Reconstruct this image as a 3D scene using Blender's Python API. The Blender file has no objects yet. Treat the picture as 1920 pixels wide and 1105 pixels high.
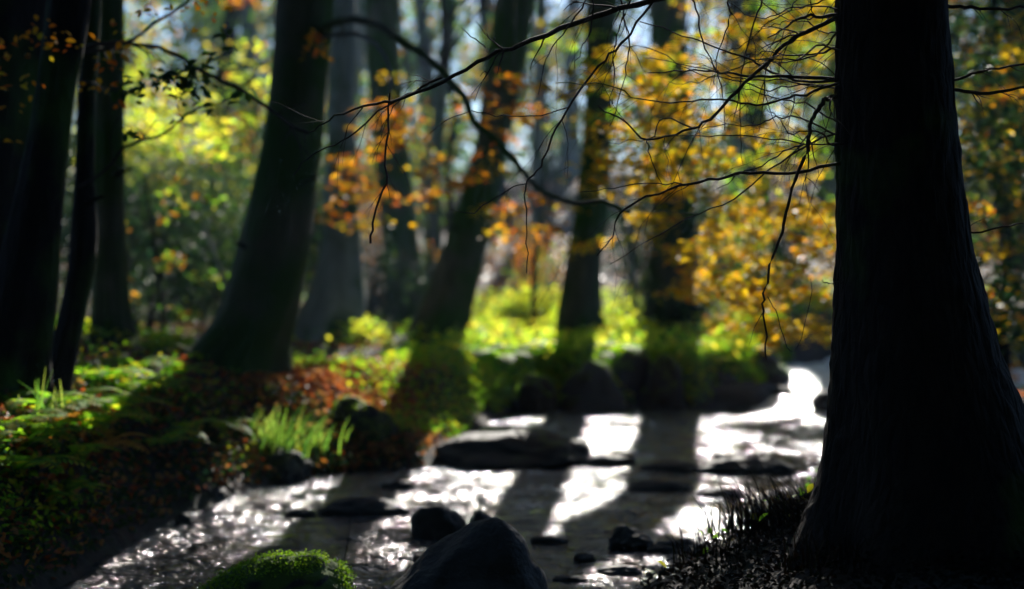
import bpy, math
import numpy as np
from mathutils import Vector, noise as mn

R = math.radians
sc = bpy.context.scene
COL = sc.collection
rng = np.random.default_rng(7)

# ------------------------------------------------------------------ camera
F = 50.0 / 36.0 * 1920.0
CZ = 1.4
PITCH = math.atan((552.5 - 490.0) / F)
cam_d = bpy.data.cameras.new('camera')
cam = bpy.data.objects.new('camera', cam_d)
COL.objects.link(cam)
cam.location = (0, 0, CZ)
cam.rotation_euler = (R(90) - PITCH, 0, 0)
cam_d.lens = 50
cam_d.sensor_width = 36
cam_d.clip_end = 1000
cam_d.dof.use_dof = True
cam_d.dof.focus_distance = 5.0
cam_d.dof.aperture_fstop = 1.15
sc.camera = cam

# ------------------------------------------------------------------ light
SUN_EL, SUN_AZ = R(27), R(6.4)
S = np.array([math.cos(SUN_EL) * math.sin(SUN_AZ), math.cos(SUN_EL) * math.cos(SUN_AZ), math.sin(SUN_EL)])
w = bpy.data.worlds.new('World')
sc.world = w
w.use_nodes = True
nt = w.node_tree
nt.nodes.clear()
sky = nt.nodes.new('ShaderNodeTexSky')
sky.sky_type = 'NISHITA'
sky.sun_disc = False
sky.sun_elevation = SUN_EL
sky.sun_rotation = SUN_AZ
sky.ozone_density = 6.0
sky.dust_density = 0.3
bg = nt.nodes.new('ShaderNodeBackground')
bg.inputs['Strength'].default_value = 0.06
wo = nt.nodes.new('ShaderNodeOutputWorld')
nt.links.new(sky.outputs[0], bg.inputs[0])
nt.links.new(bg.outputs[0], wo.inputs[0])
sun_d = bpy.data.lights.new('sun', 'SUN')
sun_d.energy = 5.0
sun_d.angle = R(0.5)
sun_d.color = (1.0, 0.94, 0.86)
sun = bpy.data.objects.new('sun', sun_d)
COL.objects.link(sun)
sun.rotation_euler = Vector(S).to_track_quat('Z', 'Y').to_euler()
sc.view_settings.view_transform = 'Standard'
sc.view_settings.look = 'None'
sc.view_settings.exposure = 1.35
sc.view_settings.gamma = 1.0
sc.cycles.use_denoising = True
sc.cycles.max_bounces = 6
sc.cycles.transmission_bounces = 3
sc.cycles.volume_bounces = 0
sc.cycles.sample_clamp_indirect = 4.0

# ------------------------------------------------------------------ helpers
CP, SP = math.cos(PITCH), math.sin(PITCH)


def at(px, py, d):
    """world point seen at pixel px,py whose distance along world +Y is d"""
    a = (px - 960.0) / F
    b = -(py - 552.5) / F
    fy, fz = CP + b * SP, -SP + b * CP
    k = d / fy
    return np.array([a * k, d, CZ + fz * k])


def atz(px, py, z=0.0):
    a = (px - 960.0) / F
    b = -(py - 552.5) / F
    fy, fz = CP + b * SP, -SP + b * CP
    k = (z - CZ) / fz
    return np.array([a * k, fy * k, z])


def sst(a, b, x):
    t = np.clip((x - a) / (b - a), 0, 1)
    return t * t * (3 - 2 * t)


def wav(x, y, f, seed=0, n=5):
    r = np.random.default_rng(1000 + seed)
    o = 0
    for i in range(n):
        th = r.uniform(0, 6.28)
        k = f * r.uniform(0.6, 1.9)
        o = o + np.sin((x * math.cos(th) + y * math.sin(th)) * k + r.uniform(0, 6.28))
    return o / n


LV = [(100, 1105), (250, 1010), (330, 965), (480, 915), (560, 897), (720, 882), (830, 874), (890, 850), (905, 815), (930, 790), (960, 778),
      (1060, 776), (1150, 774), (1200, 768), (1300, 774), (1430, 770)]
RV = [(1520, 930), (1450, 985), (1400, 1035), (1290, 1070), (1160, 1105)]
poly = [(-2.6, -6), (-2.3, 3), ] + [tuple(atz(*p)[:2]) for p in LV]
poly += [(2.75, 14.8), (4.2, 16.6), (8, 19), (20, 24), (20, 20), (8, 15), (5, 12.4), (3.3, 10.4), (2.3, 9.2)]
poly += [tuple(atz(*p)[:2]) for p in RV] + [(0.35, 5.0), (0.3, 3), (0.3, -6)]
POLY = np.array(poly)


def sdist(x, y):
    """signed distance to the stream outline, positive on land"""
    x = np.asarray(x, float); y = np.asarray(y, float)
    d = np.full(x.shape, 1e9); ins = np.zeros(x.shape, bool)
    n = len(POLY)
    for i in range(n):
        ax, ay = POLY[i]; bx, by = POLY[(i + 1) % n]
        ex, ey = bx - ax, by - ay
        t = np.clip(((x - ax) * ex + (y - ay) * ey) / (ex * ex + ey * ey), 0, 1)
        d = np.minimum(d, np.hypot(x - ax - t * ex, y - ay - t * ey))
        c = ((ay > y) != (by > y)) & (x < ex * (y - ay) / (ey + 1e-12) + ax)
        ins ^= c
    return np.where(ins, -d, d)


def wlev(x, y):
    return 0.26 * sst(12.2, 14.3, y + 0.8 * (x - 2.6)) * sst(1.8, 2.5, x) + 0.04 * sst(9.7, 10.6, y + 0.2 * x)


def gz(x, y):
    x = np.asarray(x, float); y = np.asarray(y, float)
    s = sdist(x, y)
    s = s + 0.10 * wav(x, y, 5, 1) * sst(-.3, .3, s)
    soft = np.exp(-((x + 0.9) / 0.75) ** 2 - ((y - 10.6) / 1.3) ** 2)
    wd = 0.42 + 1.5 * soft + .55 * sst(-.1, .3, x) * (1 - sst(6.8, 8.4, y))
    z = wlev(x, y) + 0.44 * sst(-0.12, wd, s) - 0.03
    z = z + (0.06 * wav(x, y, 1.3, 2) + 0.04 * wav(x, y, 4.5, 3)) * sst(0, 1, s)
    z = z + 0.30 * np.clip(-x - 1.9, 0, 1.8) * sst(2, 5, y) * (1 - sst(10, 15, y))
    z = z + 0.11 * np.exp(-((x + 2.2) / 1.0) ** 2 - ((y - 10.4) / 1.2) ** 2)
    hill = 0.16 * np.clip(y - 24, 0, 200) ** 1.0 * (1 - 0.5 * sst(40, 70, y))
    hill = hill + 0.10 * np.clip(np.abs(x) - 7, 0, 50) * sst(12, 22, y)
    z = z + np.minimum(hill, 14) + 0.35 * wav(x, y, 0.25, 4) * sst(22, 30, y)
    z = np.where(s < 0, wlev(x, y) - 0.35 * sst(0, 0.5, -s) - 0.03 + 0.44 * sst(-0.12, wd, s), z)
    return z


def link(o):
    COL.objects.link(o)
    return o


def tag(o, label=None, cat=None, group=None, kind=None):
    if label: o['label'] = label
    if cat: o['category'] = cat
    if group: o['group'] = group
    if kind: o['kind'] = kind
    return o


def empty(name, loc, label, cat, group=None):
    o = link(bpy.data.objects.new(name, None))
    o.location = [float(v) for v in loc]
    o.empty_display_size = 0.2
    return tag(o, label, cat, group)


def mk(name, V, faces, mat, parent=None, smooth=False, loc=None, fattr=None):
    """V (n,3) world coords; faces: (m,k) array or list of arrays with different k"""
    V = np.asarray(V, np.float32)
    if parent is not None:
        org = np.array(parent.location, np.float32)
        q = parent
        while q.parent is not None:
            q = q.parent
            org = org + np.array(q.location, np.float32)
    else:
        org = np.array(loc if loc is not None else (0, 0, 0), np.float32)
    V = V - org
    if not isinstance(faces, list): faces = [faces]
    faces = [np.asarray(f, np.int32) for f in faces if len(f)]
    me = bpy.data.meshes.new(name)
    idx = np.concatenate([f.ravel() for f in faces])
    tot = np.concatenate([np.full(len(f), f.shape[1], np.int32) for f in faces])
    start = np.concatenate([[0], np.cumsum(tot)[:-1]]).astype(np.int32)
    me.vertices.add(len(V)); me.vertices.foreach_set('co', V.ravel())
    me.loops.add(len(idx)); me.loops.foreach_set('vertex_index', idx)
    me.polygons.add(len(tot)); me.polygons.foreach_set('loop_start', start)
    me.polygons.foreach_set('loop_total', tot)
    if smooth: me.polygons.foreach_set('use_smooth', np.ones(len(tot), bool))
    me.update(calc_edges=True)
    me.materials.append(mat)
    o = link(bpy.data.objects.new(name, me))
    if parent is not None: o.parent = parent
    elif loc is not None: o.location = [float(v) for v in loc]
    return o


class MB:
    def __init__(s): s.V = []; s.F = {}; s.n = 0

    def add(s, V, F):
        F = np.asarray(F)
        s.F.setdefault(F.shape[1], []).append(F + s.n)
        s.V.append(np.asarray(V)); s.n += len(V)

    def build(s, name, mat, parent=None, smooth=False, loc=None):
        return mk(name, np.concatenate(s.V), [np.concatenate(f) for f in s.F.values()], mat, parent, smooth, loc)


# ------------------------------------------------------------------ materials
def newmat(name):
    m = bpy.data.materials.new(name); m.use_nodes = True
    t = m.node_tree; t.nodes.clear()
    out = t.nodes.new('ShaderNodeOutputMaterial')
    return m, t, out


def N(t, ty, **kw):
    n = t.nodes.new(ty)
    for k, v in kw.items():
        if k in n.inputs: n.inputs[k].default_value = v
        else: setattr(n, k, v)
    return n


def ramp(t, stops, interp='LINEAR'):
    n = t.nodes.new('ShaderNodeValToRGB'); cr = n.color_ramp; cr.interpolation = interp
    while len(cr.elements) < len(stops): cr.elements.new(0.5)
    for e, (p, c) in zip(cr.elements, stops):
        e.position = p; e.color = (*c, 1) if len(c) == 3 else c
    return n


def leafmat(name, cols, trans=0.6, rough=0.55, tb=2.6, spec=0.12):
    m, t, out = newmat(name)
    g = N(t, 'ShaderNodeNewGeometry')
    n = len(cols)
    r = ramp(t, [(i / n, c) for i, c in enumerate(cols)], 'CONSTANT')
    t.links.new(g.outputs['Random Per Island'], r.inputs[0])
    p = N(t, 'ShaderNodeBsdfPrincipled', Roughness=rough)
    p.inputs['Specular IOR Level'].default_value = spec
    t.links.new(r.outputs[0], p.inputs['Base Color'])
    mul = N(t, 'ShaderNodeVectorMath', operation='SCALE')
    mul.inputs['Scale'].default_value = tb
    t.links.new(r.outputs[0], mul.inputs[0])
    tr = N(t, 'ShaderNodeBsdfTranslucent')
    t.links.new(mul.outputs[0], tr.inputs[0])
    mx = N(t, 'ShaderNodeMixShader'); mx.inputs[0].default_value = trans
    t.links.new(p.outputs[0], mx.inputs[1]); t.links.new(tr.outputs[0], mx.inputs[2])
    t.links.new(mx.outputs[0], out.inputs[0])
    return m


M = {}
M['gold'] = leafmat('gold_leaf', [(.37, .23, .005), (.38, .26, .006), (.37, .15, .004), (.2, .17, .006), (.34, .23, .005), (.13, .14, .006), (.25, .17, .005), (.36, .2, .005), (.09, .10, .006)])
M['orange'] = leafmat('orange_leaf', [(.36, .13, .004), (.34, .085, .004), (.37, .17, .006), (.28, .14, .006), (.25, .06, .004), (.24, .18, .006)])
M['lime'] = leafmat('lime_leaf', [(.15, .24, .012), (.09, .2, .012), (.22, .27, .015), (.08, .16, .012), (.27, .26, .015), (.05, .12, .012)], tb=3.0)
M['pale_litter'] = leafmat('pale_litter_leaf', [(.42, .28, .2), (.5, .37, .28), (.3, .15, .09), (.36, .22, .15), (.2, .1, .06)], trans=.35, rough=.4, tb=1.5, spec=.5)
M['sun_tint'] = leafmat('sun_tinted_leaf', [(.28, .32, .015), (.32, .33, .02), (.2, .3, .015), (.34, .28, .02), (.14, .24, .012)], tb=3.2)  # brighter copy of the lime leaf, sunlight painted into its colour
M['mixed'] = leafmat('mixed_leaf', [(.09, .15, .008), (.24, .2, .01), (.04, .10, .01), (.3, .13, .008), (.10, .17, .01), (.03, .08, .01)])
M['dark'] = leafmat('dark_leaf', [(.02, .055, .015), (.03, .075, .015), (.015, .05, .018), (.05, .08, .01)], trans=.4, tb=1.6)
M['litter'] = leafmat('litter_leaf', [(.36, .08, .015), (.28, .06, .012), (.40, .14, .02), (.16, .05, .02), (.36, .18, .05), (.10, .04, .02), (.42, .2, .05)],
                      trans=.35, rough=.55, tb=1.8, spec=.15)
M['fern'] = leafmat('fern_leaf', [(.09, .2, .008), (.14, .26, .008), (.05, .13, .008), (.26, .26, .01)], trans=.55, rough=.6, tb=2.8)
M['needles'] = leafmat('shade_dark_litter', [(.006, .005, .003), (.010, .006, .003), (.005, .008, .003)], trans=.15, rough=.8, tb=1.0, spec=.05)  # near-black: deep shade of the right bank put into litter and grass colour
M['rust_fern'] = leafmat('rust_fern_leaf', [(.36, .18, .02), (.3, .14, .015), (.38, .25, .03)], trans=.55, tb=2.4)
M['grass'] = leafmat('grass_blade', [(.08, .18, .02), (.12, .22, .02), (.05, .13, .015), (.17, .22, .03)], trans=.5, rough=.4)
M['moss_leaf'] = leafmat('moss_tuft', [(.14, .26, .01), (.10, .2, .01), (.2, .3, .015)], trans=.4, rough=.6)


def barkmat(name, c1, c2, moss=(.03, .075, .008), mossamt=.5, scale=6., bump=.5):
    m, t, out = newmat(name)
    tc = N(t, 'ShaderNodeTexCoord')
    mp = N(t, 'ShaderNodeMapping'); mp.inputs['Scale'].default_value = (1, 1, .25)
    t.links.new(tc.outputs['Object'], mp.inputs[0])
    n1 = N(t, 'ShaderNodeTexNoise', Scale=scale * 2.5, Detail=6.0, Roughness=.65)
    t.links.new(mp.outputs[0], n1.inputs[0])
    v = N(t, 'ShaderNodeTexVoronoi', Scale=scale * 3, feature='DISTANCE_TO_EDGE')
    t.links.new(mp.outputs[0], v.inputs[0])
    r = ramp(t, [(.3, c1), (.7, c2)])
    t.links.new(n1.outputs[0], r.inputs[0])
    n2 = N(t, 'ShaderNodeTexNoise', Scale=1.6, Detail=5.0)
    t.links.new(tc.outputs['Object'], n2.inputs[0])
    r2 = ramp(t, [(.62 - .3 * mossamt, (0, 0, 0)), (.72 - .2 * mossamt, (1, 1, 1))])
    t.links.new(n2.outputs[0], r2.inputs[0])
    mx = N(t, 'ShaderNodeMix', data_type='RGBA')
    t.links.new(r2.outputs[0], mx.inputs[0]); t.links.new(r.outputs[0], mx.inputs[6])
    mx.inputs[7].default_value = (*moss, 1)
    p = N(t, 'ShaderNodeBsdfPrincipled', Roughness=.85)
    p.inputs['Specular IOR Level'].default_value = .15
    t.links.new(mx.outputs[2], p.inputs['Base Color'])
    ad = N(t, 'ShaderNodeMath', operation='ADD')
    t.links.new(n1.outputs[0], ad.inputs[0]); t.links.new(v.outputs[0], ad.inputs[1])
    b = N(t, 'ShaderNodeBump', Strength=bump, Distance=.03)
    t.links.new(ad.outputs[0], b.inputs['Height']); t.links.new(b.outputs[0], p.inputs['Normal'])
    t.links.new(p.outputs[0], out.inputs[0])
    return m


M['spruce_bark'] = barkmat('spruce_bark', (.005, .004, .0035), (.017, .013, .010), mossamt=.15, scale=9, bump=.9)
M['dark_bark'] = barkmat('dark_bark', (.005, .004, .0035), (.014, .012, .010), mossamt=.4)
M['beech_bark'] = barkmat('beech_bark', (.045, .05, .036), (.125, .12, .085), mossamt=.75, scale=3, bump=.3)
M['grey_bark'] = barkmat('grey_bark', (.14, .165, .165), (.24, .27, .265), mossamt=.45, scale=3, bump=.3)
M['twig'] = barkmat('twig_bark', (.02, .016, .014), (.06, .05, .045), mossamt=.1, scale=20, bump=.2)
M['blue_twig'] = barkmat('smooth_branch_bark', (.08, .09, .10), (.15, .16, .17), mossamt=.1, scale=14, bump=.2)


def rockmat():
    m, t, out = newmat('mossy_rock')
    tc = N(t, 'ShaderNodeTexCoord'); g = N(t, 'ShaderNodeNewGeometry')
    n1 = N(t, 'ShaderNodeTexNoise', Scale=9., Detail=7.0, Roughness=.65)
    t.links.new(tc.outputs['Object'], n1.inputs[0])
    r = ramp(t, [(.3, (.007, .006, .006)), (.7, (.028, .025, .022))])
    t.links.new(n1.outputs[0], r.inputs[0])
    sx = N(t, 'ShaderNodeSeparateXYZ'); t.links.new(g.outputs['Normal'], sx.inputs[0])
    n2 = N(t, 'ShaderNodeTexNoise', Scale=4., Detail=5.0); t.links.new(tc.outputs['Object'], n2.inputs[0])
    ad = N(t, 'ShaderNodeMath', operation='MULTIPLY_ADD'); ad.inputs[1].default_value = 1.3
    t.links.new(n2.outputs[0], ad.inputs[0]); t.links.new(sx.outputs[2], ad.inputs[2])
    oi = N(t, 'ShaderNodeObjectInfo')
    ad2 = N(t, 'ShaderNodeMath', operation='ADD'); t.links.new(ad.outputs[0], ad2.inputs[0]); t.links.new(oi.outputs['Alpha'], ad2.inputs[1])
    r2 = ramp(t, [(.0, (0, 0, 0)), (.25, (1, 1, 1))])
    mm = N(t, 'ShaderNodeMath', operation='SUBTRACT'); mm.inputs[1].default_value = 2.15
    t.links.new(ad2.outputs[0], mm.inputs[0]); t.links.new(mm.outputs[0], r2.inputs[0])
    mx = N(t, 'ShaderNodeMix', data_type='RGBA')
    t.links.new(r2.outputs[0], mx.inputs[0]); t.links.new(r.outputs[0], mx.inputs[6]); mx.inputs[7].default_value = (.07, .12, .012, 1)
    p = N(t, 'ShaderNodeBsdfPrincipled')
    rr = N(t, 'ShaderNodeMapRange'); rr.inputs[3].default_value = .75; rr.inputs[4].default_value = .9
    t.links.new(r2.outputs[0], rr.inputs[0]); t.links.new(rr.outputs[0], p.inputs['Roughness'])
    t.links.new(mx.outputs[2], p.inputs['Base Color'])
    n3 = N(t, 'ShaderNodeTexNoise', Scale=40., Detail=6.0); t.links.new(tc.outputs['Object'], n3.inputs[0])
    b = N(t, 'ShaderNodeBump', Strength=.6, Distance=.02)
    t.links.new(n3.outputs[0], b.inputs['Height']); t.links.new(b.outputs[0], p.inputs['Normal'])
    t.links.new(p.outputs[0], out.inputs[0])
    return m


M['rock'] = rockmat()


def groundmat():
    m, t, out = newmat('forest_floor')
    g = N(t, 'ShaderNodeNewGeometry')
    n1 = N(t, 'ShaderNodeTexNoise', Scale=.9, Detail=8.0, Roughness=.7); t.links.new(g.outputs['Position'], n1.inputs[0])
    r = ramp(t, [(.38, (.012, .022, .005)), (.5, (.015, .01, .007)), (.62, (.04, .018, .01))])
    t.links.new(n1.outputs[0], r.inputs[0])
    v = N(t, 'ShaderNodeTexVoronoi', Scale=16.); t.links.new(g.outputs['Position'], v.inputs[0])
    mx = N(t, 'ShaderNodeMix', data_type='RGBA', blend_type='MULTIPLY'); mx.inputs[0].default_value = .5
    t.links.new(r.outputs[0], mx.inputs[6]); t.links.new(v.outputs['Color'], mx.inputs[7])
    p = N(t, 'ShaderNodeBsdfPrincipled', Roughness=.9)
    t.links.new(mx.outputs[2], p.inputs['Base Color'])
    b = N(t, 'ShaderNodeBump', Strength=.8, Distance=.06)
    n3 = N(t, 'ShaderNodeTexNoise', Scale=12., Detail=6.0); t.links.new(g.outputs['Position'], n3.inputs[0])
    t.links.new(n3.outputs[0], b.inputs['Height']); t.links.new(b.outputs[0], p.inputs['Normal'])
    t.links.new(p.outputs[0], out.inputs[0])
    return m


M['ground'] = groundmat()


def watermat():
    m, t, out = newmat('stream_water')
    g = N(t, 'ShaderNodeNewGeometry')
    mp = N(t, 'ShaderNodeMapping'); mp.inputs['Scale'].default_value = (1, 1, 1)
    t.links.new(g.outputs['Position'], mp.inputs[0])
    n1 = N(t, 'ShaderNodeTexNoise', Scale=5., Detail=3.0, Roughness=.55, Distortion=.6)
    n2 = N(t, 'ShaderNodeTexNoise', Scale=24., Detail=3.0, Roughness=.6, Distortion=.4)
    t.links.new(mp.outputs[0], n1.inputs[0]); t.links.new(mp.outputs[0], n2.inputs[0])
    b1 = N(t, 'ShaderNodeBump', Strength=1.0, Distance=.09)
    b2 = N(t, 'ShaderNodeBump', Strength=1.0, Distance=.02)
    t.links.new(n1.outputs[0], b1.inputs['Height']); t.links.new(n2.outputs[0], b2.inputs['Height'])
    t.links.new(b1.outputs[0], b2.inputs['Normal'])
    p = N(t, 'ShaderNodeBsdfPrincipled', Roughness=.11, IOR=1.33)
    t.links.new(b2.outputs[0], p.inputs['Normal'])
    n4 = N(t, 'ShaderNodeTexNoise', Scale=1.2, Detail=4.0); t.links.new(g.outputs['Position'], n4.inputs[0])
    r = ramp(t, [(.35, (.010, .016, .024)), (.65, (.036, .040, .042))])
    t.links.new(n4.outputs[0], r.inputs[0])
    # foam on broken rapids, plus sky reflection painted as white on the left riffle
    at_ = N(t, 'ShaderNodeAttribute', attribute_name='foam_sheen')
    n5 = N(t, 'ShaderNodeTexNoise', Scale=9., Detail=6.0, Roughness=.7); t.links.new(g.outputs['Position'], n5.inputs[0])
    fm = N(t, 'ShaderNodeMapping'); fm.inputs['Scale'].default_value = (1, 2.2, 1); fm.inputs['Rotation'].default_value = (0, 0, .35)
    t.links.new(g.outputs['Position'], fm.inputs[0]); t.links.new(fm.outputs[0], n5.inputs[0])
    mu = N(t, 'ShaderNodeMath', operation='ADD'); t.links.new(n5.outputs[0], mu.inputs[0]); t.links.new(at_.outputs['Fac'], mu.inputs[1])
    r5 = ramp(t, [(.98, (0, 0, 0)), (1.0, (1, 1, 1))])
    mr = N(t, 'ShaderNodeMapRange'); mr.inputs[1].default_value = .88; mr.inputs[2].default_value = 1.2
    t.links.new(mu.outputs[0], mr.inputs[0])
    mx = N(t, 'ShaderNodeMix', data_type='RGBA'); mx.inputs[7].default_value = (.75, .78, .8, 1)
    t.links.new(mr.outputs[0], mx.inputs[0]); t.links.new(r.outputs[0], mx.inputs[6])
    t.links.new(mx.outputs[2], p.inputs['Base Color'])
    t.links.new(p.outputs[0], out.inputs[0])
    return m


M['water'] = watermat()

# ------------------------------------------------------------------ ground and water
def axis(lo, hi, a, b, fine, grow=1.12):
    m = list(np.arange(a, b, fine)); s = fine; v = m[-1]
    while v < hi: s *= grow; v += s; m.append(v)
    s = fine; v = m[0]; pre = []
    while v > lo: s *= grow; v -= s; pre.append(v)
    return np.array(pre[::-1] + m)


def grid(xs, ys, zf):
    X, Y = np.meshgrid(xs, ys); Z = zf(X, Y)
    V = np.stack([X, Y, Z], -1).reshape(-1, 3)
    nx, ny = len(xs), len(ys)
    i = (np.arange(ny - 1)[:, None] * nx + np.arange(nx - 1)).ravel()
    return V, np.stack([i, i + 1, i + nx + 1, i + nx], 1)


V, Fc = grid(axis(-220, 220, -5, 6, .07), axis(-30, 260, 4, 17, .07), gz)
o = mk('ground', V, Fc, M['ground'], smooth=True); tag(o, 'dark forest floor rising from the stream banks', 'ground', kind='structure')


def wz(x, y):
    z = wlev(x, y)
    z = z + 0.016 * wav(x, y, 9, 21, 7) + 0.020 * wav(x * .8, y * 1.6, 15, 22, 9) + .007 * wav(x, y, 34, 25, 9)
    r = sst(12, 13.3, y + .8 * (x - 2.6))
    z = z + r * (.03 * wav(x, y, 10, 23, 7) + .02 * wav(x, y, 25, 24, 7))
    return z


xs = np.arange(-3.4, 8.0, .045); ys = np.concatenate([np.arange(-5, 5, .2), np.arange(5, 20.0, .045)])
V, Fc = grid(xs, ys, wz)
sd = sdist(V[:, 0], V[:, 1])
ok = (sd < .6)[Fc].any(1)
Fc = Fc[ok]
o = mk('water', V, Fc, M['water'], smooth=True); tag(o, 'rippling stream glittering in backlight', 'water', kind='structure')
u = V[:, 1] + .8 * (V[:, 0] - 2.6)
foam_sheen = .78 * sst(11.9, 12.7, u) * sst(1.9, 2.35, V[:, 0]) + .42 * np.exp(-((V[:, 0] + 1.35) / .45) ** 2 - ((V[:, 1] - 7.4) / .9) ** 2)  # second term whitens the left riffle in place of reflected sky
foam_sheen += .30 * np.exp(-((V[:, 0] - .9) / .9) ** 2 - ((V[:, 1] - 9.3) / .8) ** 2) + .14 * wav(V[:, 0], V[:, 1] * 2, 3, 41)
foam_sheen += .42 * np.exp(-((V[:, 0] - 1.75) / .5) ** 2 - ((V[:, 1] - 10.6) / .35) ** 2)
a = o.data.attributes.new('foam_sheen', 'FLOAT', 'POINT'); a.data.foreach_set('value', foam_sheen.astype(np.float32))

# ------------------------------------------------------------------ tubes, trunks, leaves
def spline(P, n=5):
    P = np.asarray(P, float)
    if len(P) < 3: return np.stack([P[0] + (P[-1] - P[0]) * t for t in np.linspace(0, 1, n + 1)])
    Q = np.vstack([2 * P[0] - P[1], P, 2 * P[-1] - P[-2]]); out = []
    for i in range(1, len(Q) - 2):
        p0, p1, p2, p3 = Q[i - 1], Q[i], Q[i + 1], Q[i + 2]
        for t in np.arange(n) / n:
            out.append(.5 * (2 * p1 + (p2 - p0) * t + (2 * p0 - 5 * p1 + 4 * p2 - p3) * t * t + (3 * p1 - p0 - 3 * p2 + p3) * t ** 3))
    out.append(P[-1])
    return np.array(out)


def tube(mb, P, rad, k=6, jit=0.0):
    P = np.asarray(P, float); n = len(P)
    rad = np.broadcast_to(rad, (n,)) if np.ndim(rad) else np.full(n, rad)
    T = np.gradient(P, axis=0); T /= np.linalg.norm(T, axis=1)[:, None] + 1e-9
    up = np.array([0.31, 0.2, 0.93]) if abs(T[0][2]) < .8 else np.array([1., .1, 0])
    A = np.cross(T, up); A /= np.linalg.norm(A, axis=1)[:, None] + 1e-9
    B = np.cross(T, A)
    th = np.linspace(0, 2 * math.pi, k, endpoint=False)
    rr = rad[:, None] * (1 + jit * rng.uniform(-1, 1, (n, k)))
    V = P[:, None] + rr[..., None] * (np.cos(th)[None, :, None] * A[:, None] + np.sin(th)[None, :, None] * B[:, None])
    i = np.arange(n - 1)[:, None] * k; j = np.arange(k)
    F = np.stack([i + j, i + (j + 1) % k, i + k + (j + 1) % k, i + k + j], -1).reshape(-1, 4)
    mb.add(V.reshape(-1, 3), F)


def twigs(mb, P, rad, n, length, droop=.2, frac=.45):
    """side twigs growing off a polyline"""
    P = np.asarray(P)
    for _ in range(n):
        i = rng.integers(1, len(P) - 1)
        d = P[min(i + 1, len(P) - 1)] - P[i - 1]; d /= np.linalg.norm(d) + 1e-9
        s = rng.normal(size=3); s[1] *= .6; s -= s.dot(d) * d; s /= np.linalg.norm(s)
        v = d * rng.uniform(.5, 1) + s * rng.uniform(.4, .9); v /= np.linalg.norm(v)
        L = length * rng.uniform(.3, 1); m = 6
        q = [P[i]]
        for k in range(m):
            v = v + rng.normal(size=3) * .16 + np.array([0, 0, -droop * .3]); v /= np.linalg.norm(v)
            q.append(q[-1] + v * L / m)
        q = np.array(q); r0 = rad[i] * frac if np.ndim(rad) else rad * frac
        tube(mb, q, np.linspace(r0, r0 * .3, len(q)), 4, .15)
        if L > length * .5:
            for _ in range(2):
                j = rng.integers(2, m); v2 = (q[j + 1] - q[j]); v2 /= np.linalg.norm(v2) + 1e-9
                v2 = v2 + rng.normal(size=3) * .5; v2 /= np.linalg.norm(v2)
                q2 = np.array([q[j] + v2 * L * .35 * t + np.array([0, 0, -.04 * t * t]) for t in (0, .35, .7, 1)])
                tube(mb, q2, np.linspace(r0 * .6, r0 * .25, 4), 4)


def branch(parent, pts, d, w0, w1, mat='twig', ntw=5, tl=.35, name='branch', taperp=1.0):
    """pts: pixel points; d: depth or (d0,d1); w: pixel diameter"""
    n = len(pts)
    ds = np.linspace(*(d if isinstance(d, tuple) else (d, d)), n)
    P = np.array([at(p[0], p[1], dd) for p, dd in zip(pts, ds)])
    P[1:-1] += rng.normal(size=P[1:-1].shape) * .007 * np.array([1, 2, 1])
    P = spline(P, 4)
    P = P + rng.normal(size=P.shape) * .003
    rad = np.linspace(w0, w1, len(P)) * .5 * np.linspace(ds[0], ds[-1], len(P)) / F
    mb = MB(); tube(mb, P, rad, 7, .12)
    if ntw: twigs(mb, P, rad, ntw, tl)
    return mb.build(name, M[mat], parent, True)


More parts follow.
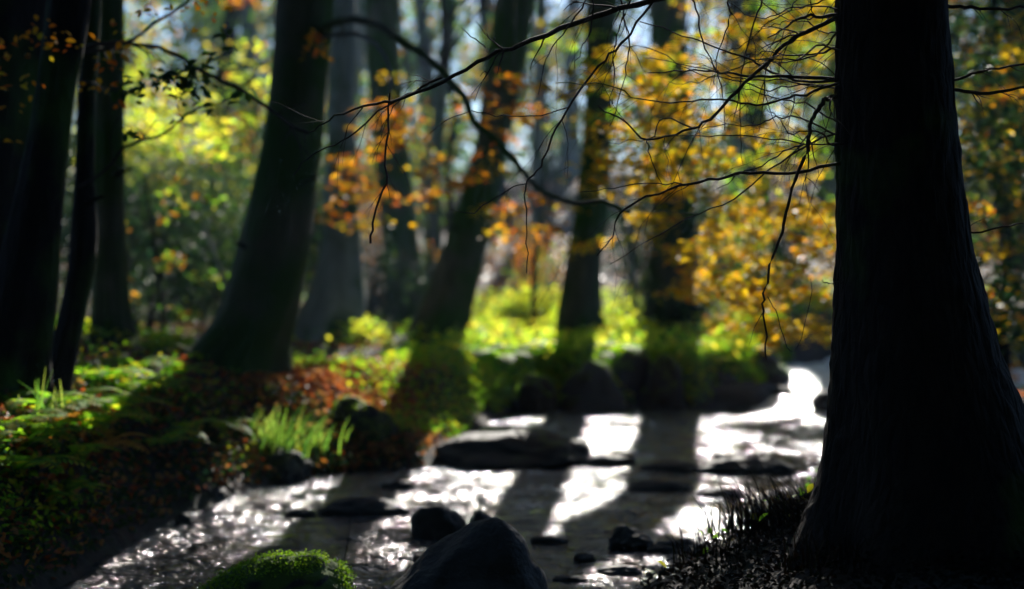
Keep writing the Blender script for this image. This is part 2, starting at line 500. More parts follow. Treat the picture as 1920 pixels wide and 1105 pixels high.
def trunk(parent, prof, d, mat, top=None, flare=.35, lobes=5, seed=0, knob=.04, depthlean=0.0, zbase=None, step=.07, k=44, fine=0.0, leanf=.7, bend=0.0):
    """prof: (py, xl, xr); rings built at depth d, extended up to height top and down into the ground"""
    r = np.random.default_rng(seed)
    rows = []
    for py, xl, xr in prof:
        c = at((xl + xr) / 2, py, d); rows.append((c[2], c[0], (xr - xl) / 2 / F * d))
    rows.sort(key=lambda q: -q[0])
    z = np.array([q[0] for q in rows]); x = np.array([q[1] for q in rows]); w_ = np.array([q[2] for q in rows])
    if top is None: top = z[0] + 5
    sl = (x[0] - x[min(2, len(x) - 1)]) / (z[0] - z[min(2, len(x) - 1)]) * leanf
    zt = np.linspace(top, z[0], 8)[:-1]
    xt = x[0] + (sl + bend) * (zt - z[0]); wt = w_[0] * (1 - .75 * (zt - z[0]) / (top - z[0]))
    zb = float(gz(x[-1], d)) - .25 if zbase is None else zbase
    if z[-1] > zb + .05:
        zz = np.array([zb]); xx = np.array([x[-1] + (x[-1] - x[-2]) / (z[-1] - z[-2]) * 0]); ww = np.array([w_[-1] * 1.12])
    else: zz = xx = ww = np.zeros(0)
    z = np.concatenate([zt, z, zz]); x = np.concatenate([xt, x, xx]); w_ = np.concatenate([wt, w_, ww])
    zi = np.arange(z.min(), z.max(), step); o_ = np.argsort(z)
    xi = np.interp(zi, z[o_], x[o_]); wi = np.interp(zi, z[o_], w_[o_])
    ker = np.ones(5) / 5
    xi[2:-2] = np.convolve(xi, ker, 'valid'); wi[2:-2] = np.convolve(wi, ker, 'valid')
    th = np.linspace(0, 2 * math.pi, k, endpoint=False)
    ph = r.uniform(0, 6.28, 6)
    g0 = z.min() + .25
    fl = flare * np.exp(-np.clip(zi - g0, 0, 9) / .28)
    Z, T = np.meshgrid(zi, th, indexing='ij')
    nz = np.zeros(T.shape)
    for a_ in range(T.shape[0]):
        for b_ in range(T.shape[1]):
            c_ = (math.cos(T[a_, b_]), math.sin(T[a_, b_])); q = Z[a_, b_]; R0 = wi[a_]
            nz[a_, b_] = knob * 2.2 * mn.noise((c_[0] * 1.3 + seed, c_[1] * 1.3, q * .9)) + knob * 1.3 * mn.noise((c_[0] * 3 + seed, c_[1] * 3, q * 2.3))
            if fine and a_ < T.shape[0] * .75: nz[a_, b_] += fine / R0 * (mn.noise((c_[0] * R0 * 42, c_[1] * R0 * 42, q * 16)) + .8 * mn.noise((c_[0] * R0 * 20, c_[1] * R0 * 20, q * 7)))
    rad = wi[:, None] * (1 + fl[:, None] * np.cos(lobes * T + ph[0] + .5 * np.sin(Z)) * .5 + fl[:, None] * .3 * np.cos((lobes + 3) * T + ph[1]) + nz)
    V = np.stack([xi[:, None] + rad * np.cos(T), d + depthlean * (Z - g0) + rad * np.sin(T), Z], -1)
    n = len(zi); i = np.arange(n - 1)[:, None] * k; j = np.arange(k)
    Fq = np.stack([i + j, i + (j + 1) % k, i + k + (j + 1) % k, i + k + j], -1).reshape(-1, 4)
    capv = V[-1].mean(0) + [0, 0, .1]
    V = np.vstack([V.reshape(-1, 3), capv]); b = (n - 1) * k
    Ft = np.stack([b + j, b + (j + 1) % k, np.full(k, n * k)], 1)
    ob = mk('trunk', V, [Fq, Ft], M[mat], parent, True)
    return ob, (xi, zi)


# sunbeams: the holes of the canopy, as (point the sun reaches, radius)
BEAMS = []


def beam(px, py, d, r):
    p = atz(px, py, d[0]) if isinstance(d, tuple) else at(px, py, d)
    BEAMS.append((p, r))


NW = 65   # the first beams reach the water and the banks


def cull(P, mind=1.2, scale=1.0, beams=None):
    """drop leaves standing in a sunbeam, unless they are the lit thing itself"""
    ok = np.ones(len(P), bool)
    for p, r in (BEAMS if beams is None else beams):
        r = r * scale
        v = P - p; t = v @ S
        dist = np.linalg.norm(v - t[:, None] * S, axis=1)
        ok &= ~((t > mind + r) & (dist < r))
    return P[ok], ok


def leafmesh(name, P, size, mat, parent=None, flat=.5, loc=None, hexa=False, aspect=.62, up=None):
    n = len(P)
    nr = rng.normal(size=(n, 3)); nr[:, 2] = np.abs(nr[:, 2]) + flat * 2.0
    nr /= np.linalg.norm(nr, axis=1)[:, None]
    t = rng.normal(size=(n, 3)); t -= (t * nr).sum(1)[:, None] * nr; t /= np.linalg.norm(t, axis=1)[:, None]
    b = np.cross(nr, t)
    L = (size * rng.uniform(.6, 1.2, n))[:, None]; W = L * aspect
    fold = nr * L * .12
    if hexa:
        pts = [P - t * L * .5, P - t * L * .18 + b * W * .42 + fold, P + t * L * .2 + b * W * .4 + fold, P + t * L * .58,
               P + t * L * .2 - b * W * .4 + fold, P - t * L * .18 - b * W * .42 + fold]
        V = np.stack(pts, 1).reshape(-1, 3); i = np.arange(n)[:, None] * 6
        Fq = np.concatenate([i + np.array([0, 1, 2, 3]), i + np.array([0, 3, 4, 5])])
    else:
        V = np.stack([P - t * L * .5, P + b * W * .5 + fold - t * L * .05, P + t * L * .5, P - b * W * .5 + fold - t * L * .05], 1).reshape(-1, 3)
        Fq = np.arange(n)[:, None] * 4 + np.arange(4)
    return mk(name, V, Fq, M[mat], parent, False, loc)


def sprays(centers, R_, per, thick=.12, slope=None):
    """flat leaf sprays round the given centres"""
    out = []
    for c in centers:
        r = R_ * rng.uniform(.5, 1.15); m = max(3, int(per * rng.uniform(.6, 1.3) * (r / R_) ** 2))
        a = rng.uniform(0, 6.28, m); q = r * np.sqrt(rng.uniform(0, 1, m))
        el = rng.uniform(.45, .8)
        tilt = rng.normal(size=2) * .22
        dir_ = rng.uniform(0, 6.28); X = q * np.cos(a); Y = q * np.sin(a) * el
        x = X * math.cos(dir_) - Y * math.sin(dir_); y = X * math.sin(dir_) + Y * math.cos(dir_)
        z = x * tilt[0] + y * tilt[1] - .25 * q * q / r + rng.normal(size=m) * thick * r
        out.append(np.stack([c[0] + x, c[1] + y, c[2] + z], 1))
    return np.concatenate(out)


def frond_twigs(mb, root, centers, r0=.012, r1=.003):
    """thin boughs from a point on the trunk out to leaf sprays"""
    for c in centers:
        mid = root + (c - root) * .5 + np.array([0, 0, .12 * np.linalg.norm(c - root)]) + rng.normal(size=3) * .1
        P = spline([root, mid, c], 5)
        tube(mb, P, np.linspace(r0, r1, len(P)), 4)


def canopy(centre, rad, n, size, nclump):
    """leaves of a high crown: clumps inside an ellipsoid"""
    c = rng.normal(size=(nclump, 3)); c /= np.linalg.norm(c, axis=1)[:, None]
    c = c * rng.uniform(.35, 1, (nclump, 1)) ** .5 * rad + centre
    cr = rng.uniform(.5, 1.15, nclump) * min(rad) * .38
    i = rng.integers(0, nclump, n)
    v = rng.normal(size=(n, 3)); v /= np.linalg.norm(v, axis=1)[:, None]
    v *= (rng.uniform(0, 1, n) ** .45 * cr[i])[:, None] * np.array([1, 1, .55])
    return c[i] + v


exec_beams = [
    # glitter on the water
    (1140, 790, (0,), .42), (1130, 850, (0,), .40), (1120, 930, (0,), .40), (1105, 1000, (0,), .36), (1100, 1060, (0,), .34), (1150, 820, (0,), .35),
    (1340, 800, (0,), .16), (1340, 850, (0,), .14), (1335, 920, (0,), .30), (1335, 985, (0,), .36), (1310, 1020, (0,), .16),
    (915, 893, (0,), .16), (975, 900, (0,), .14), (970, 960, (0,), .18), (965, 990, (0,), .16),
    (980, 790, (0,), .28), (1040, 792, (0,), .2), (640, 920, (0,), .34), (540, 945, (0,), .34), (480, 985, (0,), .34), (440, 1020, (0,), .28), (700, 905, (0,), .25),
    (690, 1030, (0,), .25), (760, 890, (0,), .18), (1515, 740, (.2,), .42), (1540, 790, (0,), .34), (1525, 860, (0,), .3), (1460, 765, (0.1,), .3),
    # banks
    (910, 580, 16.5, .6), (970, 640, 15.5, .7), (1020, 600, 17, .6), (960, 600, 16, .7), (1000, 640, 15.2, .5), (670, 730, 11.3, .45), (620, 700, 12, .4), (700, 700, 12.2, .5), (1000, 660, 14.6, .4), (930, 640, 15, .5), (900, 760, 12.8, .3), (1150, 650, 14.5, .35), (1180, 690, 13.7, .25),
    (650, 700, 12.2, .4), (1195, 655, 13.8, .4), (1105, 700, 13.5, .4), (1000, 705, 13.3, .4), (1270, 660, 14, .4), (940, 700, 13.2, .4), (1430, 660, 14.5, .4), (720, 725, 11.5, .3), (710, 620, 14, .35), (740, 600, 14.5, .3), (680, 790, 10.5, .25), (740, 800, 10.5, .2),
    (500, 780, 9.2, .25), (560, 830, 9.2, .22), (220, 640, 9.5, .4), (160, 720, 8, .45), (90, 760, 7.4, .4), (140, 900, 7, .35), (110, 840, 7.2, .4), (200, 760, 8.2, .35), (200, 700, 8.5, .3), (120, 800, 7.6, .28), (170, 850, 7.3, .22), (60, 920, 7.0, .25), (250, 900, 7.8, .1),
    (530, 1060, 6.0, .22), (590, 1075, 6.0, .2),
    # foliage
    (1500, 500, 11, .8), (1400, 250, 12, .9), (1300, 450, 13, .8), (1180, 330, 13.5, .8), (1180, 250, 13, .7), (1350, 550, 11, .6), (1450, 350, 11, .7), (1520, 600, 10.5, .5), (1280, 120, 13, .8),
    (800, 330, 13, .7), (700, 350, 13, .6), (900, 380, 13, .6), (660, 280, 12, .4), (960, 250, 14, .6),
    (590, 85, 11, .12), (210, 60, 8, .12), (200, 110, 8, .1), (60, 100, 8, .2), (20, 140, 8, .2), (180, 160, 8, .1),
    (1890, 170, 11, .3), (1830, 270, 11, .22), (1845, 400, 11, .2), (1860, 550, 11, .2),
    # clearing behind
    (380, 160, 30, 3.2), (300, 250, 28, 2.2), (450, 260, 30, 2), (780, 130, 34, 3.5), (1000, 450, 28, 2.6), (960, 420, 26, 2), (960, 330, 30, 2.4), (1020, 470, 23, 1.4), (900, 470, 27, 1.6), (1080, 520, 26, 1.5), (1020, 520, 24, 1.5), (1130, 560, 24, 1), (240, 200, 26, 1.6), (400, 220, 26, 2.4), (330, 120, 32, 3), (1030, 200, 32, 3), (960, 520, 24, 1.6), (820, 200, 30, 2.5), (1500, 200, 30, 2.2), (1180, 450, 30, 1.6),
    (300, 200, 15.5, 1.1), (430, 200, 15.5, 1.1), (360, 120, 16, 1.0), (430, 330, 20, .35), (330, 380, 20, .3), (700, 470, 20, .5), (1470, 600, 18, 1), (350, 560, 16, .4), (260, 560, 15, .25), (1850, 430, 25, 1.3), (700, 230, 30, 1.5),
]
brng = np.random.default_rng(5)
for n_, b_ in enumerate(exec_beams):
    if n_ == NW: NKEY = len(BEAMS)
    beam(*b_)
    if isinstance(b_[2], tuple):                     # broken light on the water: several small holes instead of one
        p_, r_ = BEAMS.pop()
        for k in range(6):
            o_ = brng.normal(size=3) * r_ * .55; o_[2] = 0
            BEAMS.append((p_ + o_, r_ * (brng.uniform(.24, .5) if p_[1] < 12.2 or p_[0] < 2 else .75)))
NC = len(BEAMS)
for _ in range(26): beam(rng.uniform(200, 1560), rng.uniform(60, 600), rng.uniform(20, 45), rng.uniform(.4, 1.3))

# ------------------------------------------------------------------ trees
def base_of(prof, d):
    py, xl, xr = prof[-1]
    x = at((xl + xr) / 2, py, d)[0]
    return np.array([x, d, float(gz(x, d))])


def high_crown(parent, tr, top, rad, n=9000, size=.17, mat='mixed', name='crown', dy=0):
    """crown above the frame; the boughs sit inside the trunk object"""
    x = np.interp(top - rad[2], tr[1], tr[0])
    P = canopy(np.array([x, parent.location[1] + dy, top - rad[2] * .3]), np.array(rad), n, size, 26)
    lim = CZ + .184 * P[:, 1] + .35                       # stays above what the frame shows of nearer air
    P = P[P[:, 2] > lim] if parent.location[1] < 22 else P
    P, _ = cull(P)
    return leafmesh(name, P, size, mat, parent)


def tree(name, label, prof, d, mat, cat='tree', group=None, top=9., crown=None, cmat='mixed', **kw):
    e = empty(name, base_of(prof, d), label, cat, group)
    t, tr = trunk(e, prof, d, mat, top=top, **kw)
    if crown: high_crown(e, tr, top + crown[2] * .2, crown, mat=cmat, n=kw.get('n', 9000) if False else int(950 * crown[0] * crown[1]))
    return e, tr


# near spruce on the right
SP_D = 5.0
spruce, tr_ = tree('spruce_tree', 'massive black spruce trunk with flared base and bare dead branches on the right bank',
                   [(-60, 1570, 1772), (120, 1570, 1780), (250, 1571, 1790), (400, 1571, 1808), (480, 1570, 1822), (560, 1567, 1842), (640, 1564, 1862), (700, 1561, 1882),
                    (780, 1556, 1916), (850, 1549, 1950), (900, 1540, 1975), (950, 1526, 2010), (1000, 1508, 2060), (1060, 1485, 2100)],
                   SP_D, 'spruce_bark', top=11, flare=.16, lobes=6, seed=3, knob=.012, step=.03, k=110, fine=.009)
B = lambda pts, d, w0, w1, **k: branch(spruce, pts, d, w0, w1, **k)
B([(1690, -260), (1420, -90), (1250, -8), (1160, 18), (1080, 45), (980, 82), (910, 106), (830, 146), (740, 182), (680, 203), (620, 225), (580, 250)], (5.0, 5.2), 14, 2.5, ntw=10, tl=.3)
B([(830, 146), (760, 185), (700, 215), (640, 262), (590, 290), (550, 330)], (5.15, 5.3), 4.5, 2, ntw=5, tl=.2)
B([(728, 175), (727, 230), (722, 300), (718, 350), (705, 400), (692, 456)], 5.15, 4, 4, ntw=7, tl=.16)
B([(1620, 18), (1545, 27), (1505, 35), (1470, 55), (1440, 72)], 5, 8, 2, ntw=3)
B([(1620, 20), (1567, 42), (1520, 62), (1480, 75), (1430, 125), (1380, 170), (1330, 225), (1280, 248), (1215, 260), (1170, 235), (1120, 200)], (5, 4.9), 10, 2.5, ntw=10, tl=.35)
B([(1620, 150), (1560, 152), (1460, 148), (1400, 150), (1350, 140), (1280, 135), (1210, 138)], (5, 5.3), 8, 2, ntw=5)
B([(1620, 160), (1560, 150), (1500, 142), (1440, 123), (1400, 105), (1340, 92), (1280, 72), (1200, 40)], (5, 5.4), 6, 2, ntw=5)
B([(1620, 150), (1560, 165), (1520, 175), (1480, 185), (1420, 192), (1350, 192), (1280, 190), (1200, 180), (1130, 160), (1040, 158)], (5, 4.7), 6, 1.6, ntw=7)
B([(1630, 175), (1575, 183), (1548, 187), (1530, 202), (1520, 240), (1505, 285), (1490, 340), (1470, 400), (1450, 470), (1440, 530), (1430, 570), (1430, 620), (1436, 675)], (5, 4.8), 10, 3, ntw=6, tl=.28)
B([(1510, 270), (1470, 295), (1410, 318), (1350, 335)], 4.85, 3.5, 1.5, ntw=2, tl=.15)
B([(1520, 520), (1500, 620), (1480, 660), (1455, 600), (1440, 560)][::-1], 4.9, 2, 1.2, ntw=1, tl=.1)
B([(1630, 290), (1570, 304), (1500, 322), (1400, 326), (1340, 335), (1280, 348), (1200, 380), (1160, 410), (1140, 440), (1120, 480)], (5, 4.8), 8, 2, ntw=8, tl=.35)
B([(1280, 345), (1210, 345), (1130, 357), (1090, 360)], 4.85, 2.5, 1.5, ntw=2, tl=.12)
B([(1220, 5), (1160, 80), (1120, 130), (1065, 205), (1025, 270), (1005, 320), (990, 342), (985, 380), (996, 440), (986, 512)], (5.05, 5.0), 5, 2, ntw=4, tl=.3)
B([(990, 342), (955, 358), (905, 385), (890, 398), (840, 392)], 5, 2.4, 1.4, ntw=1, tl=.1)
B([(1065, 203), (990, 215), (930, 222), (868, 210), (805, 250)], 5.1, 2.4, 1.4, ntw=2, tl=.12)
B([(1300, 240), (1250, 225), (1225, 262), (1218, 262), (1220, 300), (1240, 345)], 4.95, 3, 1.6, ntw=2, tl=.15)
B([(910, 90), (890, 75), (866, 50)], 5.15, 2.5, 1.4, ntw=0)
B([(1740, 8), (1800, 12), (1850, 16), (1930, 14)], 5, 8, 5, ntw=4, tl=.2)
B([(1740, 160), (1800, 170), (1860, 172), (1930, 163)], 5, 8, 5, ntw=4, tl=.25)
B([(1740, 150), (1800, 145), (1860, 138), (1940, 118)], 5, 6, 4, ntw=4, tl=.25)
B([(1760, 420), (1810, 432), (1870, 428), (1940, 415)], 5, 4.5, 3, ntw=3, tl=.15)
B([(1580, 525), (1558, 530), (1540, 526)], 4.9, 4, 1.5, ntw=2, tl=.04)
for k in range(14):
    y0 = rng.uniform(-120, 330); x0 = 1600; n = 7; sl = rng.uniform(-.35, .45); ln_ = rng.uniform(150, 480); d1 = rng.uniform(4.3, 5.7)
    pts = [(x0 - ln_ * t, y0 + sl * ln_ * t + 30 * math.sin(3 * t + k) + rng.normal() * 5) for t in np.linspace(0, 1, n)]
    B(pts, (5, d1), rng.uniform(2.5, 5), 1.3, ntw=6, tl=.35)
for k in range(7):
    x0 = rng.uniform(1050, 1500); sl = rng.uniform(-.5, .2); ln_ = rng.uniform(150, 380); d1 = rng.uniform(4.6, 5.6)
    pts = [(x0 + sl * ln_ * t + 14 * math.sin(5 * t + k), -40 + ln_ * t) for t in np.linspace(0, 1, 6)]
    B([(1640, -330 - 20 * k), (x0 + 120, -200)] + pts, (5, d1), 5, 1.3, ntw=6, tl=.3)
# spruce crown, above the frame
P = canopy(np.array([1.5, 5.2, 7.5]), np.array([4.6, 4.6, 4.2]), 16000, .15, 50)
P = P[P[:, 2] > CZ + .184 * np.clip(P[:, 1], 0, 99) + 1.0]
P, _ = cull(P); leafmesh('crown', P, .16, 'dark', spruce)

# left group
lt, lt_tr = tree('oak_tree', 'thick dark trunk leaning right at the left edge of the stream bank',
          [(-40, 95, 178), (100, 80, 155), (185, 68, 140), (280, 52, 128), (400, 25, 116), (550, -15, 108), (680, -50, 95), (740, -80, 92)], 7.7, 'dark_bark', top=9, crown=(3.4, 3.4, 2.6), seed=11, cmat='dark')
lb, lb_tr = tree('slim_dark_tree', 'slim crooked dark trunk just right of the thick trunk at left edge',
          [(-40, 152, 192), (100, 150, 186), (185, 146, 178), (300, 142, 177), (400, 137, 178), (460, 132, 190), (500, 128, 178), (560, 120, 166), (650, 96, 150), (740, 68, 130)], 8.1, 'dark_bark', top=8, seed=12, knob=.06)
lc, lc_tr = tree('ash_tree', 'straight grey green trunk behind the slim crooked trunk at left',
          [(-40, 180, 232), (250, 178, 233), (500, 176, 236), (600, 172, 242), (660, 165, 255)], 10.5, 'beech_bark', top=11, crown=(3.6, 3.4, 2.8), seed=13)
branch(lb, [(150, 90), (220, 80), (270, 80), (330, 95), (375, 130), (430, 155), (480, 185), (510, 205), (550, 240), (578, 250)], (8.0, 7.2), 9, 6, ntw=10, tl=.45)
branch(lb, [(150, 100), (235, 75), (300, 40), (345, 8), (375, -30)], (8.0, 7.3), 7, 4, ntw=6, tl=.4)
branch(lb, [(150, 350), (200, 312), (235, 272), (300, 255), (335, 225), (370, 205), (420, 190), (470, 150)], (8.0, 7.2), 6, 2.5, ntw=9, tl=.4)
branch(lb, [(150, 150), (220, 165), (280, 155), (330, 140), (390, 130)], (8.0, 7.2), 4, 2, ntw=8, tl=.3)
cs = [at(rng.uniform(255, 400), 0, 7.1) * [1, 1, 0] + [0, 0, at(0, rng.normal(155, 22), 7.1)[2]] for _ in range(22)]
cs += [at(x, y, 7.1) for x, y in [(240, 180), (230, 170), (410, 95), (430, 90), (420, 60), (400, 205), (455, 180), (250, 250)]]
P = sprays(cs, .09, 9, .3); leafmesh('leaves', P, .055, 'dark', lb, .2, hexa=True)
cs = [at(x + rng.normal() * 8, y + rng.normal() * 6, 7.2) for x, y in [(210, 45), (225, 60), (205, 105), (195, 110), (215, 115), (170, 80), (180, 158), (190, 155), (80, 90), (85, 40), (20, 110), (30, 150), (15, 135), (60, 160), (25, 210), (95, 85), (60, 60), (10, 80), (120, 60), (20, 255), (300, 20), (350, 40), (420, 10), (380, 5), (270, 15)]]
P = sprays(cs, .10, 7, .3); leafmesh('leaves', P, .045, 'orange', lt, .2, hexa=True)

tree('edge_tree', 'broad black trunk at the very left edge behind the thick dark trunk',
     [(-40, -120, 96), (300, -125, 66), (600, -140, 50), (700, -160, 60)], 9.2, 'dark_bark', top=9, crown=(3.2, 3.0, 2.6), seed=14, cmat='dark')

# big beech on the left bank
b2, b2_tr = tree('beech_tree', 'big mossy trunk leaning right, roots spread on the litter covered left bank',
          [(-40, 520, 628), (100, 512, 620), (200, 503, 610), (300, 487, 600), (400, 463, 585), (500, 435, 570), (560, 415, 560), (620, 388, 545), (655, 350, 532), (690, 300, 520)], 10.5, 'beech_bark', top=12, crown=(4.4, 4, 3.2), seed=21, flare=.3)
branch(b2, [(600, 60), (630, 42), (660, 37), (700, 45), (740, 65), (790, 100), (830, 140), (870, 180), (890, 225), (930, 262), (960, 300), (1000, 345), (1040, 370), (1080, 380), (1130, 385), (1180, 398)], (10.4, 7.2), 17, 8, mat='beech_bark', ntw=4, tl=.4)
branch(b2, [(600, 70), (640, 60), (680, 68), (712, 88), (730, 130), (735, 200)], (10.4, 9.3), 10, 4, mat='blue_twig', ntw=2, tl=.4)
P = sprays([at(x, y, 9.9) for x, y in [(585, 85), (598, 92), (592, 75), (600, 85)]], .1, 9, .5); leafmesh('leaves', P, .07, 'orange', b2, .1, hexa=True)

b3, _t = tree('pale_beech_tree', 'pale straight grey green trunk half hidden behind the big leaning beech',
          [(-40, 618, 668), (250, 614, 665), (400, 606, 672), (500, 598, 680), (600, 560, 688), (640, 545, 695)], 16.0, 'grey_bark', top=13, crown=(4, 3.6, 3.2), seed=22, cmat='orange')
b4, _t = tree('slender_beech_tree', 'dark trunk between the pale trunk and the leaning middle trunk',
          [(-40, 683, 746), (150, 690, 752), (300, 702, 768), (500, 722, 790), (570, 733, 802)], 20.0, 'beech_bark', top=13, crown=(4, 4, 3.4), seed=23, cmat='mixed')
b5, b5_tr = tree('leaning_beech_tree', 'mossy trunk in the middle leaning right above the bank, orange leaves across it',
          [(-40, 936, 1005), (100, 915, 988), (200, 900, 970), (300, 883, 948), (400, 855, 926), (450, 838, 918), (500, 816, 905), (560, 790, 890), (600, 772, 880), (640, 765, 885)], 16.5, 'beech_bark', top=12, crown=(4.2, 4, 3), seed=24, cmat='orange', leanf=-.3)
b6, _t = tree('upright_beech_tree', 'upright trunk on the far bank right of the leaning trunk beside bright plants',
          [(-40, 1100, 1160), (150, 1098, 1150), (300, 1090, 1146), (400, 1078, 1140), (500, 1060, 1127), (560, 1050, 1126), (660, 1040, 1134)], 16.8, 'beech_bark', top=13, crown=(4.2, 4, 3.2), seed=25)
b7, b7_tr = tree('golden_beech_tree', 'broad dark trunk behind a veil of golden leaves left of the spruce',
          [(-40, 1216, 1286), (120, 1220, 1292), (300, 1222, 1300), (500, 1222, 1308), (620, 1210, 1316)], 18.5, 'beech_bark', bend=-.4, top=13, crown=(4.5, 4, 3.4), seed=26, cmat='gold')
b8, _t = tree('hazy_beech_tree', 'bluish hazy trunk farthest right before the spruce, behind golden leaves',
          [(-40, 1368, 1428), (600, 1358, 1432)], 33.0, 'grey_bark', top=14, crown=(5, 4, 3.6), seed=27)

for par, x0, y0, dx, dy, d in [(b2, 560, 350, 38, -22, 10.3), (b2, 470, 470, -30, -14, 10.3), (b5, 930, 210, 34, -16, 16.3), (b5, 860, 430, -26, -12, 16.3), (b6, 1120, 260, 26, -16, 16.6),
                               (b4, 735, 380, 26, -14, 19.8), (lb, 160, 380, 34, -12, 8.0), (lc, 215, 330, 34, -14, 10.3)]:
    branch(par, [(x0, y0), (x0 + dx * .5, y0 + dy * .7), (x0 + dx, y0 + dy)], d, 10 * 10 / d, 5, mat='dark_bark', ntw=0, name='stub')

# leaves that hang into the picture
def hang(parent, boxes, dr, R_, per, size, mat, root=None, thick=.12, flat=.6, docull=False):
    cs = []
    for x0, y0, x1, y1, n in boxes:
        for _ in range(n):
            cs.append(at(rng.uniform(x0, x1), rng.uniform(y0, y1), rng.uniform(*dr)))
    P = sprays(cs, R_, per, thick)
    P, _ = cull(P, .8, .85, BEAMS[:NKEY])
    leafmesh('leaves', P, size, mat, parent, flat, hexa=True)
    if root is not None:
        mb = MB(); frond_twigs(mb, np.array(root), [c for i, c in enumerate(cs) if i % 5 == 0], .014, .003)
        mb.build('bough', M['twig'], parent, True)


hang(b7, [(1140, 90, 1560, 260, 34), (1300, 0, 1560, 120, 14), (1200, 230, 1560, 420, 40), (1150, 300, 1260, 460, 10), (1290, 420, 1560, 560, 44), (1350, 520, 1565, 620, 24), (1080, 120, 1220, 300, 14), (1300, 540, 1420, 590, 5)],
     (9.5, 14), .32, 88, .07, 'gold', root=at(1400, -150, 16), thick=.07, flat=.9)
hang(b7, [(1120, 60, 1400, 260, 9), (1350, 240, 1560, 480, 8), (1050, 20, 1200, 240, 10), (1380, 0, 1560, 200, 8)], (12, 16), .36, 50, .085, 'lime', thick=.08)
hang(b5, [(620, 270, 960, 420, 34), (830, 140, 1000, 260, 18), (660, 180, 850, 300, 14), (600, 220, 700, 420, 6), (930, 330, 1060, 460, 7), (900, 400, 960, 440, 2), (680, 200, 760, 240, 3)],
     (11.0, 15), .27, 40, .066, 'orange', root=at(1000, -100, 16), thick=.07, flat=.8)
hang(b5, [(620, 280, 950, 430, 22), (700, 130, 1000, 300, 10), (1050, 200, 1150, 460, 12)], (12, 16), .27, 36, .066, 'gold', thick=.08)

# thicket right of the spruce
sap = empty('young_beech_tree', (4.3, 12.5, gz(4.3, 12.5)), 'young beech with golden and dark green leaves filling the gap right of the spruce trunk', 'tree')
mb = MB(); tube(mb, spline([(4.3, 12.5, .2), (4.35, 12.5, 1.5), (4.2, 12.6, 3), (4.4, 12.5, 5)], 5), np.linspace(.07, .03, 16), 8, .1)
for k in range(16):
    z0 = rng.uniform(1, 4.5); r0 = np.array([4.3, 12.5, z0]); v = np.array([rng.uniform(-1, .8), rng.uniform(-.8, .5), rng.uniform(0, .4)]) * 1.4
    tube(mb, spline([r0, r0 + v * .5 + [0, 0, .1], r0 + v], 4), np.linspace(.02, .005, 9)[:9], 4)
mb.build('trunk', M['dark_bark'], sap, True)
hang(sap, [(1780, 0, 1930, 200, 9), (1780, 200, 1930, 400, 7), (1800, 400, 1940, 600, 7), (1850, 560, 1940, 660, 5)], (10, 14), .36, 40, .07, 'gold')
hang(sap, [(1770, 0, 1950, 300, 50), (1790, 300, 1950, 640, 50)], (9.5, 13), .4, 42, .08, 'dark')

hang(sap, [(1800, 100, 1940, 400, 7), (1830, 380, 1940, 640, 8)], (9.5, 12), .22, 26, .06, 'orange')

# thin stems
def stem(label, pts, d, w0, w1, mat='dark_bark', name='sapling', ntw=6, tl=1.0, leaves=None):
    P0 = at(*pts[-1], d); zb = float(gz(P0[0], d))
    e = empty(name, (P0[0], d, zb), label, 'sapling', None)
    P = np.array([at(x, y, d) for x, y in pts]); P = np.vstack([P, [P0[0], d, min(zb - .1, P0[2] - .05)]])
    P = spline(P, 5); rad = np.linspace(w0, w1, len(P)) * .5 * d / F
    mb = MB(); tube(mb, P, rad, 8, .1); twigs(mb, P[::-1], rad[::-1], ntw, tl, -.1)
    mb.build('trunk', M[mat], e, True)
    if leaves:
        mat_, n, R_ = leaves
        P2 = sprays([P[rng.integers(0, len(P) - 2)] + rng.normal(size=3) * [.5, .4, .3] for _ in range(n)], R_, 34, .15)
        leafmesh('leaves', P2, .075, mat_, e, .4, hexa=True)
    return e


stem('thin dark stem rising between the two middle trunks above the bright plants', [(1020, 300), (1015, 400), (1003, 500), (1000, 590)], 17.5, 7, 12)
stem('thin crooked stem in front of the pale gap left of the leaning trunk', [(828, -30), (835, 120), (852, 200), (840, 320), (845, 420), (830, 520)], 19, 9, 13)
stem('thin curved bluish stem crossing in front of the slender dark trunk', [(745, -20), (760, 120), (775, 240), (800, 350), (815, 450), (800, 560)], 17.5, 5, 9, mat='blue_twig')
stem('slim pale stem beside the upright far bank trunk, foot in green plants', [(1180, 380), (1185, 470), (1190, 560), (1200, 640)], 18.5, 8, 12, mat='grey_bark')
sl_ = stem('leaning bare sapling in the undergrowth between the left trunks', [(330, 280), (370, 400), (410, 500), (430, 600)], 14.5, 5, 8, mat='grey_bark', leaves=('lime', 5, .3))
stem('upright sapling with yellow green leaves in the left undergrowth', [(270, 330), (285, 420), (300, 540), (305, 630)], 13, 5, 8, leaves=('mixed', 9, .3))

hang(sl_, [(240, 90, 500, 290, 16), (240, 170, 420, 290, 10)], (14, 17), .42, 34, .085, 'sun_tint', thick=.1)

